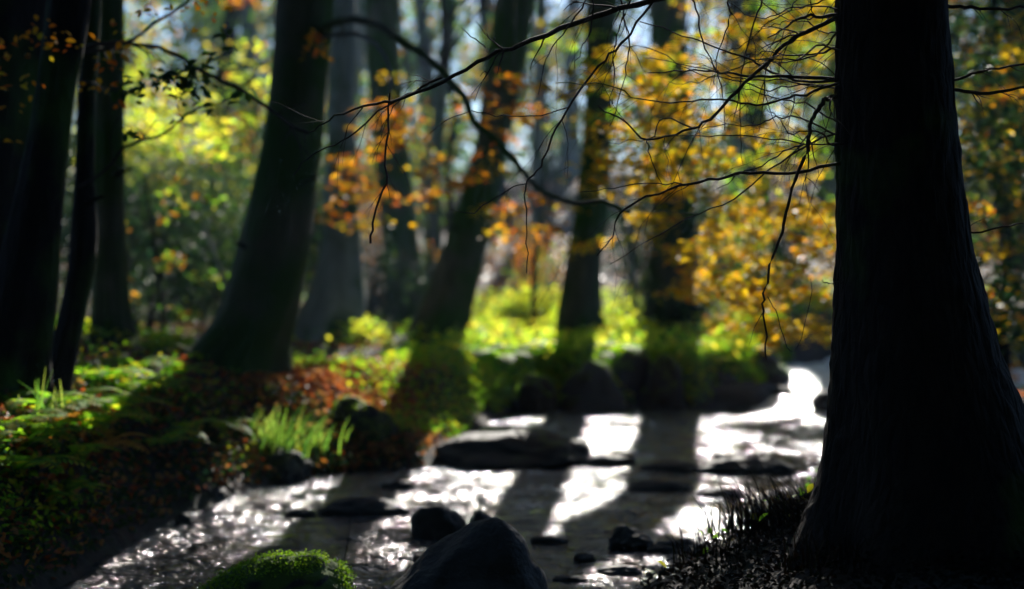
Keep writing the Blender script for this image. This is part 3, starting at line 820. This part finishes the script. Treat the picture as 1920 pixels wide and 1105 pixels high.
# wood on the slope behind
hz = [(-13, 27, .22), (-9.5, 33, .28), (-6.2, 30, .2), (-4.4, 38, .3), (-1.6, 29, .16), (-.4, 37, .26), (.55, 31, .15), (6.4, 37, .22), (5.2, 30, .25), (7.4, 33, .3), (10, 28, .26), (13, 34, .3),
      (-15, 40, .3), (-8, 44, .3), (-2.6, 46, .3), (2, 48, .3), (7, 44, .3), (12, 46, .3), (-11.5, 22, .22), (9, 22, .24), (-7.6, 20, .2)]
looks = ['tall hazy trunk on the slope', 'slim tree on the slope', 'dark tree on the slope', 'thick hazy trunk on the slope']
where = ['at far left behind the shrubs', 'seen in the bright left clearing', 'left of the big beech', 'behind the big beech', 'in the pale gap left of the leaning trunk', 'seen behind the leaning trunk',
         'seen through the middle gap', 'behind the upright far bank trunk', 'behind golden leaves', 'hidden behind the spruce edge', 'right of the spruce behind dark leaves', 'farthest right behind the thicket',
         'highest at far left', 'highest above the left clearing', 'high behind the slender dark trunk', 'high behind the middle gap', 'high behind the golden leaves', 'high at far right', 'low left beside the ash', 'low right beyond the stream', 'low behind the ash trunk']
cm = ['lime', 'mixed', 'orange', 'gold', 'mixed', 'lime', 'mixed', 'gold']
for i, (x, y, r) in enumerate(hz):
    z0 = float(gz(x, y)); H = rng.uniform(11, 15)
    e = empty('slope_tree', (x, y, z0), looks[i % 4] + ' ' + where[i], 'tree', 'trees on the slope behind')
    px = 960 + x / y * F; wpx = r / y * F * 2
    ln = rng.uniform(-.08, .08)
    yy = lambda z: 490 + (CZ - z) / y * F
    prof = [(yy(z0 + 7), px + ln * 7 / y * F - wpx * .38, px + ln * 7 / y * F + wpx * .38), (yy(z0 + 2), px - wpx * .48, px + wpx * .48), (yy(z0 + .2), px - wpx * .6, px + wpx * .6)]
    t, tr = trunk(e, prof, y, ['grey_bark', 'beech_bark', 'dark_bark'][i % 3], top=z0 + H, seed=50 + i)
    P = canopy(np.array([x, y, z0 + H * .72]), np.array([3.6, 3.2, H * .36]), 13000, .15, 34)
    P, _ = cull(P, mind=2.5)
    leafmesh('crown', P, .17, cm[i % 8], e)

# shrubs
def shrub(label, x, y, h, wd, n, mat, size=.07, name='shrub', cat='shrub', group='shrubs among the trunks'):
    z0 = float(gz(x, y)); e = empty(name, (x, y, z0), label, cat, group)
    mb = MB(); cs = []
    for k in range(9):
        a = rng.uniform(0, 6.28); s = np.array([math.cos(a) * wd * rng.uniform(.2, 1), math.sin(a) * wd * rng.uniform(.2, .8), h * rng.uniform(.55, 1.0)])
        b0 = np.array([x, y, z0]); P = spline([b0, b0 + s * [.35, .35, .5], b0 + s], 5)
        tube(mb, P, np.linspace(.018, .004, len(P)), 5); twigs(mb, P, np.linspace(.015, .004, len(P)), 3, h * .3, 0)
        for t in (.4, .6, .8, 1): cs.append(b0 + s * [t, t, t] + rng.normal(size=3) * .08 * h)
    mb.build('stems', M['twig'], e, True)
    P = sprays(cs, .22 * h + .08, n / len(cs), .35)
    P, _ = cull(P, 1.0, .8, BEAMS[:NC])
    leafmesh('leaves', P, size, mat, e, .4, hexa=True)
    return e


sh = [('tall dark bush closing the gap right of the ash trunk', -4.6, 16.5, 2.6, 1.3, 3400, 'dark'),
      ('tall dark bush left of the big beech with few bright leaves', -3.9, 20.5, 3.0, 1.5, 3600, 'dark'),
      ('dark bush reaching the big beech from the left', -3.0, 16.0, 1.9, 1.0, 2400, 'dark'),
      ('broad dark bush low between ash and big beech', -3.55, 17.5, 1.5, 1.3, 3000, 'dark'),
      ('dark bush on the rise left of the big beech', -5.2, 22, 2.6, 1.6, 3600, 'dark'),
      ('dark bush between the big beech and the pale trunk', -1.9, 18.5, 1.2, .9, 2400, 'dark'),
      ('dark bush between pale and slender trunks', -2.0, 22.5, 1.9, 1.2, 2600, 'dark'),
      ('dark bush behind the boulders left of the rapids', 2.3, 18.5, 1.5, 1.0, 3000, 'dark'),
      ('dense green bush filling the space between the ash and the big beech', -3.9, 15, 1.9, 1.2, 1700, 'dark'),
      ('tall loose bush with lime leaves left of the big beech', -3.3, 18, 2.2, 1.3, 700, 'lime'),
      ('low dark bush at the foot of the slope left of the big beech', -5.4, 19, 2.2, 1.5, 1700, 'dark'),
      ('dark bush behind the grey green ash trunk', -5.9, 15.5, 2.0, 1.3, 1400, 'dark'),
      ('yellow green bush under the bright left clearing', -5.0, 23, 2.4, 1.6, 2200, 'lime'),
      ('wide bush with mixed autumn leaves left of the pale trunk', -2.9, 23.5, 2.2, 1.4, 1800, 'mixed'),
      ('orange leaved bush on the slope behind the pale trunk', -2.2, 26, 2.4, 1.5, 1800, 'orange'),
      ('bright lime bush in the sunlit gap right of the leaning trunk', .0, 18.6, .6, .7, 1500, 'sun_tint'),
      ('low yellow green bush tinted as sunlit left of the upright trunk', 0.3, 18.6, .4, .45, 1300, 'sun_tint'),
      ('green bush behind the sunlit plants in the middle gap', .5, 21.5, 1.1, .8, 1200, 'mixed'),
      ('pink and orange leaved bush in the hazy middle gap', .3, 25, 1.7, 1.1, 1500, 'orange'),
      ('bush tinted as sunlit between the upright trunk and mossy boulder', 1.3, 15.4, .3, .3, 800, 'sun_tint'),
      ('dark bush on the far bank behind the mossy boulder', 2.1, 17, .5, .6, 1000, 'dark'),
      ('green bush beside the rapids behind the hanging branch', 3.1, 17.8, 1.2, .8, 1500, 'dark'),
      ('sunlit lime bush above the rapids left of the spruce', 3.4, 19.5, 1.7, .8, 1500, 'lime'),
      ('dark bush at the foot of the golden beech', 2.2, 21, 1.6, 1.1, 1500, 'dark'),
      ('small bright bush at the left foot of the leaning trunk', -1.6, 15.4, .28, .35, 700, 'sun_tint'),
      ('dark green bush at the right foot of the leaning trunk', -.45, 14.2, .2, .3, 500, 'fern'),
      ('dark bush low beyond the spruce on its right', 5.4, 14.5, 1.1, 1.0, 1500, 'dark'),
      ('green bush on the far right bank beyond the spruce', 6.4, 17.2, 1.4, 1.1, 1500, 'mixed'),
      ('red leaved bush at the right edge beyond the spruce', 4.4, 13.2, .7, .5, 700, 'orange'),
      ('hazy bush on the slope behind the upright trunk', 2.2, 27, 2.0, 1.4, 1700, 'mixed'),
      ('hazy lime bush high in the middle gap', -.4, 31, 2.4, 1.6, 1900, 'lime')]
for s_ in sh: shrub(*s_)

yt = [('lime leaved young tree tinted as sunlit in the left clearing', -7.6, 29, 5.5, 2.2, 3400, 'sun_tint'),
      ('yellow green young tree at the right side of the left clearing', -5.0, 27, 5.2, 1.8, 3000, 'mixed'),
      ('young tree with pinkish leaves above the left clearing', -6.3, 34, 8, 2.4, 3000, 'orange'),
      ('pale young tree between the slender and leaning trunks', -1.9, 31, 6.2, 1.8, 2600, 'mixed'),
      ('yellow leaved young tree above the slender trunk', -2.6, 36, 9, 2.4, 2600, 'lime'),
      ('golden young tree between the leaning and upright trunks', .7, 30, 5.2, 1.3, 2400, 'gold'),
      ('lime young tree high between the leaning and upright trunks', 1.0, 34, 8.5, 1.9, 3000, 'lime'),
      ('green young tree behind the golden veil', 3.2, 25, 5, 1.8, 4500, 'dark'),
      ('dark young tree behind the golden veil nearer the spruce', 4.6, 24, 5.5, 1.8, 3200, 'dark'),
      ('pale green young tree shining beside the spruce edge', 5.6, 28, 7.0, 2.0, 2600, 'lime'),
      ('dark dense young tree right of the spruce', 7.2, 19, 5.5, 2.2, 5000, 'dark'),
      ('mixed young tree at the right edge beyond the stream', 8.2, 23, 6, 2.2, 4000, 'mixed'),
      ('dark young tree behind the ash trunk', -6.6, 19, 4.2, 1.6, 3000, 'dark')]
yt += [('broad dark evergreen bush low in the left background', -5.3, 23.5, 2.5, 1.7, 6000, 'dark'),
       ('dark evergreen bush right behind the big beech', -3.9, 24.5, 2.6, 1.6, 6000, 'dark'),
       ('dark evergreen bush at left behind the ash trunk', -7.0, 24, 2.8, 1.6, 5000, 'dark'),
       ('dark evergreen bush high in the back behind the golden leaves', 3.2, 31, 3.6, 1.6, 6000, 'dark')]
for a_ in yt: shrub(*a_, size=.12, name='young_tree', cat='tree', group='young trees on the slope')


def wood(name, label, n, gen, size, mat):
    x, y, zr = gen(n); P = np.stack([x, y, gz(x, y) + zr], 1)
    P, _ = cull(P, mind=3)
    o = leafmesh(name, P, size, mat, None, .2); tag(o, label, 'wood', kind='stuff')


def far_gen(n):
    cx = rng.uniform(-34, 34, 260); cy = rng.uniform(46, 66, 260); cz = rng.uniform(0, 15, 260); cr = rng.uniform(.8, 2.2, 260)
    i = rng.integers(0, 260, n); v = rng.normal(size=(n, 3)) * .55
    return cx[i] + v[:, 0] * cr[i], cy[i] + v[:, 1] * cr[i], np.abs(cz[i] + v[:, 2] * cr[i])


wood('distant_wood', 'far off hazy wood closing the view on the hill', 60000, far_gen, .38, 'mixed')
wood('dark_distant_wood', 'darker evergreen wood mixed into the far hill', 56000, far_gen, .38, 'dark')


def back_gen(n):
    t = rng.uniform(math.pi * .93, math.pi * 2.07, n); r = rng.uniform(9, 16, n)
    return r * np.cos(t), 4 + r * np.sin(t), rng.uniform(-.2, 14, n)


wood('sky_block_wood', 'unseen dark wood added around and behind the viewpoint to block sky light', 60000, back_gen, .5, 'dark')  # leaf ring out of view, added to cut sky light on the foreground

# ferns
def fern(label, x, y, sc_=.5, mat='fern', nf=9, z=None, group='ferns on the left bank'):
    z0 = float(gz(x, y)) if z is None else z
    e = empty('fern', (x, y, z0), label, 'fern', group)
    for k in range(nf):
        a = 6.283 * k / nf + rng.uniform(-.3, .3); L = sc_ * rng.uniform(.7, 1.15); el = rng.uniform(.7, 1.1)
        t = np.linspace(0, 1, 17); dx = L * (t * math.cos(el) + .25 * t * t); dz = L * (t * math.sin(el) - .62 * t ** 2.2)
        P = np.stack([x + dx * math.cos(a), y + dx * math.sin(a), z0 + dz], 1)
        mb = MB(); tube(mb, P, np.linspace(.004, .0015, 17), 4)
        side = np.array([-math.sin(a), math.cos(a), 0])
        for i in range(3, 17):
            wd = L * .24 * math.sin(math.pi * (t[i] * .85 + .12)) ** .8; fw = (P[i] - P[i - 1]); fw /= np.linalg.norm(fw)
            for s in (-1, 1):
                tip = P[i] + side * s * wd + fw * wd * .3 + np.array([0, 0, -.12 * wd])
                m_ = (P[i] + tip) / 2; hw = fw * L * .024
                mb.add(np.array([P[i] - hw, m_ - hw * 1.1, tip, m_ + hw * 1.1, P[i] + hw * .6]), np.array([[0, 1, 2, 3, 4]]))
        mb.build('frond', M[mat], e)
    return e


fl = [(190, 690, 8.6, .5, 'fern', 'bright fern behind the foot of the slim crooked trunk'), (250, 700, 9.4, .45, 'fern', 'sunlit fern fanned over the red litter right of the slim trunk'),
      (130, 760, 7.9, .45, 'fern', 'yellow green fern just below the slim trunk'), (60, 760, 7.3, .45, 'fern', 'dark fern at the foot of the thick left trunk'),
      (210, 800, 8.0, .42, 'fern', 'green fern drooping over the middle of the left bank'), (110, 850, 7.2, .42, 'rust_fern', 'rusty brown fern on the left bank above the mossy patch'),
      (190, 860, 7.5, .4, 'rust_fern', 'wilted rusty fern hanging over the dark bank edge'), (50, 900, 6.7, .4, 'fern', 'lime fern low at the left edge'),
      (140, 915, 7.0, .34, 'fern', 'bright green fern low on the bank above the dark water'), (300, 770, 9.0, .4, 'fern', 'shaded fern on the bank right of the rusty ferns'),
      (340, 860, 8.4, .36, 'fern', 'dark fern drooping to the water below the big beech'), (410, 830, 8.9, .36, 'fern', 'dim fern at the bank edge below the big beech'),
      (20, 830, 6.9, .4, 'fern', 'green fern at the left edge halfway up the bank'), (290, 700, 10.3, .4, 'fern', 'fern with pale fronds left of the big beech roots')]
fl += [(95, 690, 7.6, .5, 'fern', 'tall fern between the two dark trunks at left'), (330, 730, 9.7, .45, 'fern', 'broad fern on the litter in front of the big beech roots'),
       (240, 760, 8.6, .5, 'fern', 'large drooping fern in the middle of the left bank'), (80, 830, 6.9, .45, 'fern', 'full green fern below the foot of the thick left trunk'),
       (160, 800, 7.5, .5, 'fern', 'sunlit fern above the rusty ferns'), (300, 830, 8.1, .42, 'fern', 'dark green fern hanging at the bank edge left of the shaded stone'),
       (30, 960, 6.4, .42, 'fern', 'low fern at the bottom left above the corner stone'), (110, 970, 6.6, .36, 'fern', 'fern hanging over the dark water at lower left')]
for px, py, d, s_, m_, lab in fl:
    p = at(px, py, d); fern(lab, p[0], d, s_ * .85, m_)
fern('lush fern beside the leaning trunk above the water', -.35, 13.4, .5, group='ferns on the far bank')
fern('fern on the dark far bank under the upright trunk', .6, 14.3, .45, group='ferns on the far bank')

for px, py, d, lab in [(940, 700, 13.3, 'bright fern at the left end of the far bank'), (1050, 690, 13.8, 'fern arching over the far bank between two mossy boulders'), (1150, 680, 13.8, 'fern rim lit at the left of the tall mossy boulder'),
                       (1270, 680, 14.0, 'fern on the far bank behind the round dark boulder'), (870, 690, 13.6, 'fern at the right foot of the leaning trunk')]:
    p = at(px, py, d); fern(lab, p[0], d, .5, group='ferns on the far bank')


# grass tufts
def tuft(label, x, y, h, n, mat='grass', spread=.08, lean=(0, 0), z=None, name='grass_tuft', wd=.006):
    z0 = float(gz(x, y)) if z is None else z
    a = rng.uniform(0, 6.28, n); L = h * rng.uniform(.5, 1.1, n); sp = rng.uniform(.15, .8, n)
    bx = x + rng.normal(size=n) * spread; by = y + rng.normal(size=n) * spread
    V = []
    for t in (0, .35, .7, 1):
        rr = L * sp * t ** 1.6
        cx = bx + rr * np.cos(a) + lean[0] * L * t * t; cy = by + rr * np.sin(a) + lean[1] * L * t * t; cz = z0 - .03 + L * (t - .45 * sp * t ** 2.4)
        ww = wd * (1 - t * .9)
        V.append(np.stack([cx - ww * np.sin(a), cy + ww * np.cos(a), cz], 1)); V.append(np.stack([cx + ww * np.sin(a), cy - ww * np.cos(a), cz], 1))
    V = np.stack(V, 1).reshape(-1, 3); i = np.arange(n)[:, None] * 8
    Fq = np.concatenate([i + np.array(q) for q in ([0, 1, 3, 2], [2, 3, 5, 4], [4, 5, 7, 6])])
    o = mk(name, V, Fq, M[mat], None, False, loc=(x, y, z0)); tag(o, label, 'grass', 'grass tufts on the banks')
    return o


def tp(px, py, d): p = at(px, py, d); return p[0], d
tuft('bright tall grass tuft leaning over the bank below the big beech', *tp(505, 800, 9.25), .42, 130, lean=(.25, -.1), spread=.09, wd=.008)
tuft('lime grass tuft trailing toward the water right of the tall tuft', *tp(575, 830, 9.5), .3, 90, lean=(.35, -.1), spread=.08, wd=.008)
tuft('grass fringe hanging over the mossy bank rock', *tp(720, 790, 10.4), .22, 90, spread=.12, wd=.008)
tuft('glowing lime grass at the water edge below the leaning trunk', *tp(930, 765, 12.9), .28, 120, spread=.12, wd=.01)
tuft('grass tussock coloured near-black for shade at the left foot of the spruce', *tp(1440, 1000, 5.7), .26, 200, lean=(-.3, 0), spread=.10, wd=.004, mat='needles')  # blades take the near-black litter tone to stand for shade
tuft('fine dark grass blades just left of the spruce roots', *tp(1495, 960, 5.6), .24, 160, lean=(-.4, 0), spread=.09, wd=.004, mat='needles')
tuft('dark grass at the bottom right bank below the spruce', *tp(1380, 1060, 5.6), .18, 140, lean=(-.2, 0), spread=.12, wd=.004, mat='needles')
tuft('short dark grass in front of the spruce roots', *tp(1620, 1080, 4.7), .2, 200, spread=.1, wd=.004, mat='needles')
tuft('green grass on the far bank under the upright trunk', *tp(1010, 700, 14.2), .3, 160, spread=.25, wd=.01)
tuft('sunlit grass right of the upright trunk on the far bank', *tp(1150, 690, 14.4), .3, 140, spread=.2, wd=.01)
tuft('pale grass blades beside the slim crooked trunk at left', *tp(85, 720, 7.2), .35, 30, spread=.05, wd=.007)

# rocks
def rock(label, pc, ytop, ybase, wpx, d=None, z=0.0, seed=0, moss=0.0, depth=1.0, rough=.22, name='rock', mb_moss=0, flatt=1.0, group='rocks in the stream', skew=0):
    """ybase: pixel row of the waterline in front; the rock stands behind it"""
    if d is None: d = atz(pc, ybase, z)[1]
    x = (pc - 960) / F * d; w_ = wpx / 2 / F * d
    ztop = at(pc, ytop, d)[2]; h = ztop - z
    dd = d + w_ * depth
    k = (d + w_ * depth) / d
    import bmesh
    bm = bmesh.new(); bmesh.ops.create_icosphere(bm, subdivisions=5, radius=1)
    off = Vector((seed * 7.3, seed * 3.1, seed * 1.7))
    for v in bm.verts:
        c = v.co.copy()
        n1 = mn.noise(c * 1.1 + off); n2 = mn.noise(c * 2.7 + off); n3 = mn.noise(c * 7 + off)
        cell = mn.cell(c * 0 + off)
        s = 1 + rough * n1 + rough * .5 * n2 + rough * .16 * n3
        c *= s
        zz = c.z
        c.x += skew * max(zz, 0) ** 1.5
        v.co = Vector((c.x * w_, c.y * w_ * depth, (zz if zz > 0 else zz * .6) * (h + .0) * flatt))
    me = bpy.data.meshes.new(name); bm.to_mesh(me)
    for p_ in me.polygons: p_.use_smooth = True
    me.materials.append(M['rock'])
    o = link(bpy.data.objects.new(name, me)); o.location = (x * k, dd, z)
    o.color = (1, 1, 1, moss)
    tag(o, label, 'rock', group)
    bm.normal_update()
    if mb_moss:
        co = np.array([v.co for v in bm.verts]); no = np.array([v.normal for v in bm.verts])
        up = np.where((no[:, 2] > .35) & (np.array([mn.noise(Vector(c) * 6) for c in co]) > -.15))[0]; i = rng.choice(up, mb_moss)
        P = co[i] + rng.normal(size=(mb_moss, 3)) * .009 + no[i] * .003 + np.array(o.location)
        leafmesh('moss', P, .014, 'moss_leaf', o, .2)
    bm.free()
    return o


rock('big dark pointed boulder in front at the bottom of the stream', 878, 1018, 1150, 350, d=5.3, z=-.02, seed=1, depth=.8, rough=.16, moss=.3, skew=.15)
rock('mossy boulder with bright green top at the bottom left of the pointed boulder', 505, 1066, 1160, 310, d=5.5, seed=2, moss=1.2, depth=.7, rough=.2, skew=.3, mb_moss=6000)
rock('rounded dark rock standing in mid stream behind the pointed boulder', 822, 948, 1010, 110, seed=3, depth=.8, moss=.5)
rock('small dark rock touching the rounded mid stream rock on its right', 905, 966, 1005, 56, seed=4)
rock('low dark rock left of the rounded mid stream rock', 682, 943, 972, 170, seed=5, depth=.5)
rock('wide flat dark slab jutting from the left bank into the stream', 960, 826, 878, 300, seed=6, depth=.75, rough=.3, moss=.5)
rock('mossy knob at the left end of the wide flat slab', 880, 822, 868, 110, seed=36, depth=.8, rough=.2, moss=.7, mb_moss=500)
rock('low wet stone at the right end of the wide flat slab', 1140, 855, 874, 110, seed=31, depth=.5)
rock('flat dark stone right of the main glitter', 1240, 905, 924, 125, seed=7, depth=.5)
rock('long low dark stone before the spruce, upper right of the stream', 1400, 866, 893, 190, seed=8, depth=.6)
rock('low dark stone left of the long low stone', 1260, 868, 886, 120, seed=32, depth=.6)
rock('small flat stone in the right glitter', 1355, 918, 934, 100, seed=9, depth=.5)
rock('jagged wet rock near the bottom right of the stream', 1185, 998, 1032, 90, seed=10, rough=.35, depth=.7)
rock('low wet rock between jagged rock and right bank', 1285, 1018, 1040, 130, seed=11, rough=.35, depth=.5)
rock('little pointed stone right of the pointed boulder', 1096, 1040, 1057, 38, seed=12, rough=.3)
rock('flat wet stone at the bottom beside the right bank', 1165, 1066, 1078, 90, seed=13, rough=.3, depth=.5)
rock('thin sliver of wet stone at the bottom right of the pointed boulder', 1070, 1084, 1092, 70, seed=14, rough=.3, depth=.5)
rock('small round stone alone in the left riffle', 342, 966, 982, 34, seed=15)
rock('small low stone left of the small dark mid stream rock', 745, 905, 918, 70, seed=16, depth=.5)
rock('small wet stone in front of the rounded mid stream rock', 790, 1042, 1054, 36, seed=17)
rock('mossy rock shouldering out of the left bank beside the litter', 670, 762, 872, 180, d=9.8, seed=18, depth=.7, moss=.7, mb_moss=2500, group='rocks on the banks')
rock('tall boulder with sunlit moss rim on the far bank', 1195, 648, 770, 110, seed=19, depth=.9, moss=.7, mb_moss=3000, z=.0, group='rocks on the banks')
rock('round dark boulder on the far bank right of the mossy boulder', 1300, 700, 772, 190, seed=20, depth=.8, moss=.4, group='rocks on the banks')
rock('dark mossy boulder behind the hanging branch at the rapids', 1425, 655, 745, 140, z=.1, seed=21, depth=.9, moss=.6, mb_moss=1500, group='rocks on the banks')
rock('low dark boulder at the left side of the rapids', 1385, 715, 776, 170, seed=22, depth=.8, group='rocks on the banks')
rock('mossy stone at the outer bend of the rapids', 1462, 728, 752, 60, z=.1, seed=41, depth=.8, moss=.4, group='rocks on the banks')
rock('dark wet stone poking out at the foot of the rapids', 1478, 786, 800, 60, z=.02, seed=42, depth=.6)
rock('low dark wet stone between the right glitter and the spruce', 1470, 838, 852, 90, seed=43, depth=.5, rough=.3)
rock('flat wet stone under the far bank left of the main glitter', 1085, 838, 852, 70, seed=44, depth=.5, rough=.3)
rock('low wet stone just left of the main glitter low in the stream', 1030, 1008, 1020, 70, seed=45, depth=.5, rough=.35)
rock('low stone breaking the left riffle near the bank', 560, 958, 970, 60, seed=46, depth=.5, rough=.35)
rock('stone in the rapids with an orange leaf on it, at the spruce edge', 1548, 735, 762, 50, z=.12, seed=24, moss=.2)
rock('dark stone at the foot of the left bank by the water', 380, 915, 945, 90, seed=25, group='rocks on the banks', moss=.3)
rock('dark bank stone below the bright grass tuft', 520, 850, 905, 130, seed=27, group='rocks on the banks', moss=.3)

rock('round mossy boulder low on the far bank under the lit plants', 1000, 706, 780, 100, seed=51, depth=.8, moss=.9, group='rocks on the banks', mb_moss=900)
rock('broad mossy boulder at the far waterline below the upright trunk', 1105, 690, 778, 140, seed=52, depth=.7, moss=.9, group='rocks on the banks', mb_moss=1200)
rock('mossy boulder between the rim lit boulder and the round dark one', 1245, 680, 775, 90, seed=53, depth=.9, moss=.9, group='rocks on the banks', mb_moss=900)
rock('small mossy stone right of the round dark boulder', 1362, 700, 772, 60, seed=54, depth=.9, moss=.7, group='rocks on the banks')
# leaf litter
def scatter(n, xr, yr, dens, lift=.012):
    x = rng.uniform(*xr, n); y = rng.uniform(*yr, n); s = sdist(x, y)
    p = dens(x, y) * (s > .08)
    k = rng.uniform(0, 1, n) < p; x, y = x[k], y[k]
    return np.stack([x, y, gz(x, y) + lift + rng.uniform(0, .03, len(x))], 1)


P = scatter(46000, (-7, 5), (3.8, 20), lambda x, y: .25 + .75 * (wav(x, y, 1.1, 31) > -.1) * 1.0)
q = scatter(26000, (-2.6, .2), (9.6, 13.2), lambda x, y: np.exp(-((x + 1.4) / .5) ** 2 - ((y - 11.4) / 1.3) ** 2), .03)
P = np.concatenate([P[((P[:, 0] < .2) | (P[:, 1] > 9.5)) & ~((P[:, 0] > -.095 * P[:, 1] + .15) & (P[:, 1] > 10.6))], q])
o = leafmesh('leaf_litter', P, .055, 'litter', None, .3, hexa=True); tag(o, 'red and brown fallen leaves covering the banks', 'leaf litter', kind='stuff')
P = scatter(45000, (-25, 25), (20, 60), lambda x, y: .8 + 0 * x)
o = leafmesh('slope_leaf_litter', P, .13, 'pale_litter', None, .4); tag(o, 'pinkish fallen leaves over the slope behind the trees', 'leaf litter', kind='stuff')
P = scatter(26000, (-7, 6), (5.5, 15), lambda x, y: np.clip(wav(x, y, 1.6, 33) * 2 + .1, 0, 1), .03)
P[:, 2] += rng.uniform(0, .07, len(P))
q = scatter(30000, (-1.6, 1.2), (10.6, 15), lambda x, y: .55 * (x > -.09 * y), .0)
q[:, 2] += rng.uniform(0, .1, len(q)); P = np.concatenate([P, q])
red = lambda P: np.exp(-((P[:, 0] + 1.3) / .55) ** 2 - ((P[:, 1] - 11.5) / 1.1) ** 2)
P = P[rng.uniform(0, 1, len(P)) > 1.6 * red(P)]
o = leafmesh('ground_cover', P, .045, 'fern', None, .3, hexa=True); tag(o, 'low green plants and moss over the banks', 'ground cover', kind='stuff')
P = scatter(42000, (-9, 8), (13.3, 26), lambda x, y: .35 + .65 * (wav(x, y, .9, 34) > -.3), .03)
P[:, 2] += rng.uniform(0, .16, len(P))
P = P[(P[:, 0] > -.075 * P[:, 1]) | (rng.uniform(0, 1, len(P)) < .25)]
k = rng.uniform(0, 1, len(P)) < .4
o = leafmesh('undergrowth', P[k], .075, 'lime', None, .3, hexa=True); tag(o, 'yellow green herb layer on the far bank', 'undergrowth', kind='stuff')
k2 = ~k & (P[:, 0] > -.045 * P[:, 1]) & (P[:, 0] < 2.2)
o = leafmesh('sun_tinted_undergrowth', P[k2], .085, 'sun_tint', None, .2, hexa=True); tag(o, 'yellow herbs tinted as sunlit between the middle trunks', 'undergrowth', kind='stuff')


def edge(n, xr, yr, lim, lift):
    x = rng.uniform(*xr, n); y = rng.uniform(*yr, n); q = sdist(x, y); k = (q > .0) & (q < lim); x, y = x[k], y[k]
    return np.stack([x, y, gz(x, y) + rng.uniform(0, lift, len(x))], 1)


P = edge(70000, (-4.2, -.6), (4.5, 10.2), .8, .10)
k = rng.uniform(0, 1, len(P)) < .6
o = leafmesh('left_bank_moss', P[k], .035, 'dark', None, .1, hexa=True); tag(o, 'dark moss and ivy over the steep left bank', 'moss', kind='stuff')
o = leafmesh('left_bank_litter', P[~k][::2], .05, 'litter', None, .3, hexa=True); tag(o, 'fallen leaves caught on the steep left bank', 'leaf litter', kind='stuff')
P = edge(60000, (-.5, 3), (12.4, 16), .7, .12)
o = leafmesh('bank_moss', P, .05, 'fern', None, .2, hexa=True); tag(o, 'moss and small plants hanging over the far bank edge', 'moss', kind='stuff')
P = scatter(60000, (-5.5, -.9), (4.5, 12), lambda x, y: np.clip(wav(x, y, 2.1, 37) * 2.5 + .15, 0, 1), .0)
P[:, 2] += rng.uniform(0, .09, len(P))
o = leafmesh('left_bank_plants', P, .045, 'fern', None, .1, hexa=True); tag(o, 'green moss and seedlings covering the left bank', 'ground cover', kind='stuff')
P = scatter(70000, (-.5, 4.5), (2.8, 9), lambda x, y: .9 + 0 * x, .0)
P[:, 2] += rng.uniform(0, .05, len(P))
o = leafmesh('right_bank_litter', P, .028, 'needles', None, .4, hexa=True); tag(o, 'needles and dead leaves coloured shade-dark round the spruce roots', 'leaf litter', kind='stuff')

# twig standing in the water
e = MB(); p = atz(642, 1085)
q = spline([p + [0, 0, -.1], p + [.01, 0, .08], p + [.03, 0, .2], p + [.035, 0, .27]], 5)
tube(e, q, np.linspace(.004, .002, len(q)), 5); twigs(e, q, np.full(len(q), .003), 5, .1, 0)
o = e.build('dead_twig', M['twig'], None, True, loc=p); tag(o, 'thin dead twig standing up from the water beside the mossy boulder', 'twig')

# ------------------------------------------------------------------ haze
def hazebox():
    m, t, out = newmat('haze')
    v = N(t, 'ShaderNodeVolumePrincipled', Density=.0008, Anisotropy=.3)
    v.inputs['Color'].default_value = (.4, .66, 1, 1)
    t.links.new(v.outputs[0], out.inputs['Volume'])
    x0, x1, y0, y1, z0, z1 = -235., 235., -45., 275., -2., 34.
    V = np.array([[x, y, z] for z in (z0, z1) for y in (y0, y1) for x in (x0, x1)])
    Fq = np.array([[0, 2, 3, 1], [4, 5, 7, 6], [0, 1, 5, 4], [2, 6, 7, 3], [0, 4, 6, 2], [1, 3, 7, 5]])
    o = mk('haze', V, Fq, m); tag(o, 'thin bluish forest haze', 'haze', kind='stuff')


hazebox()
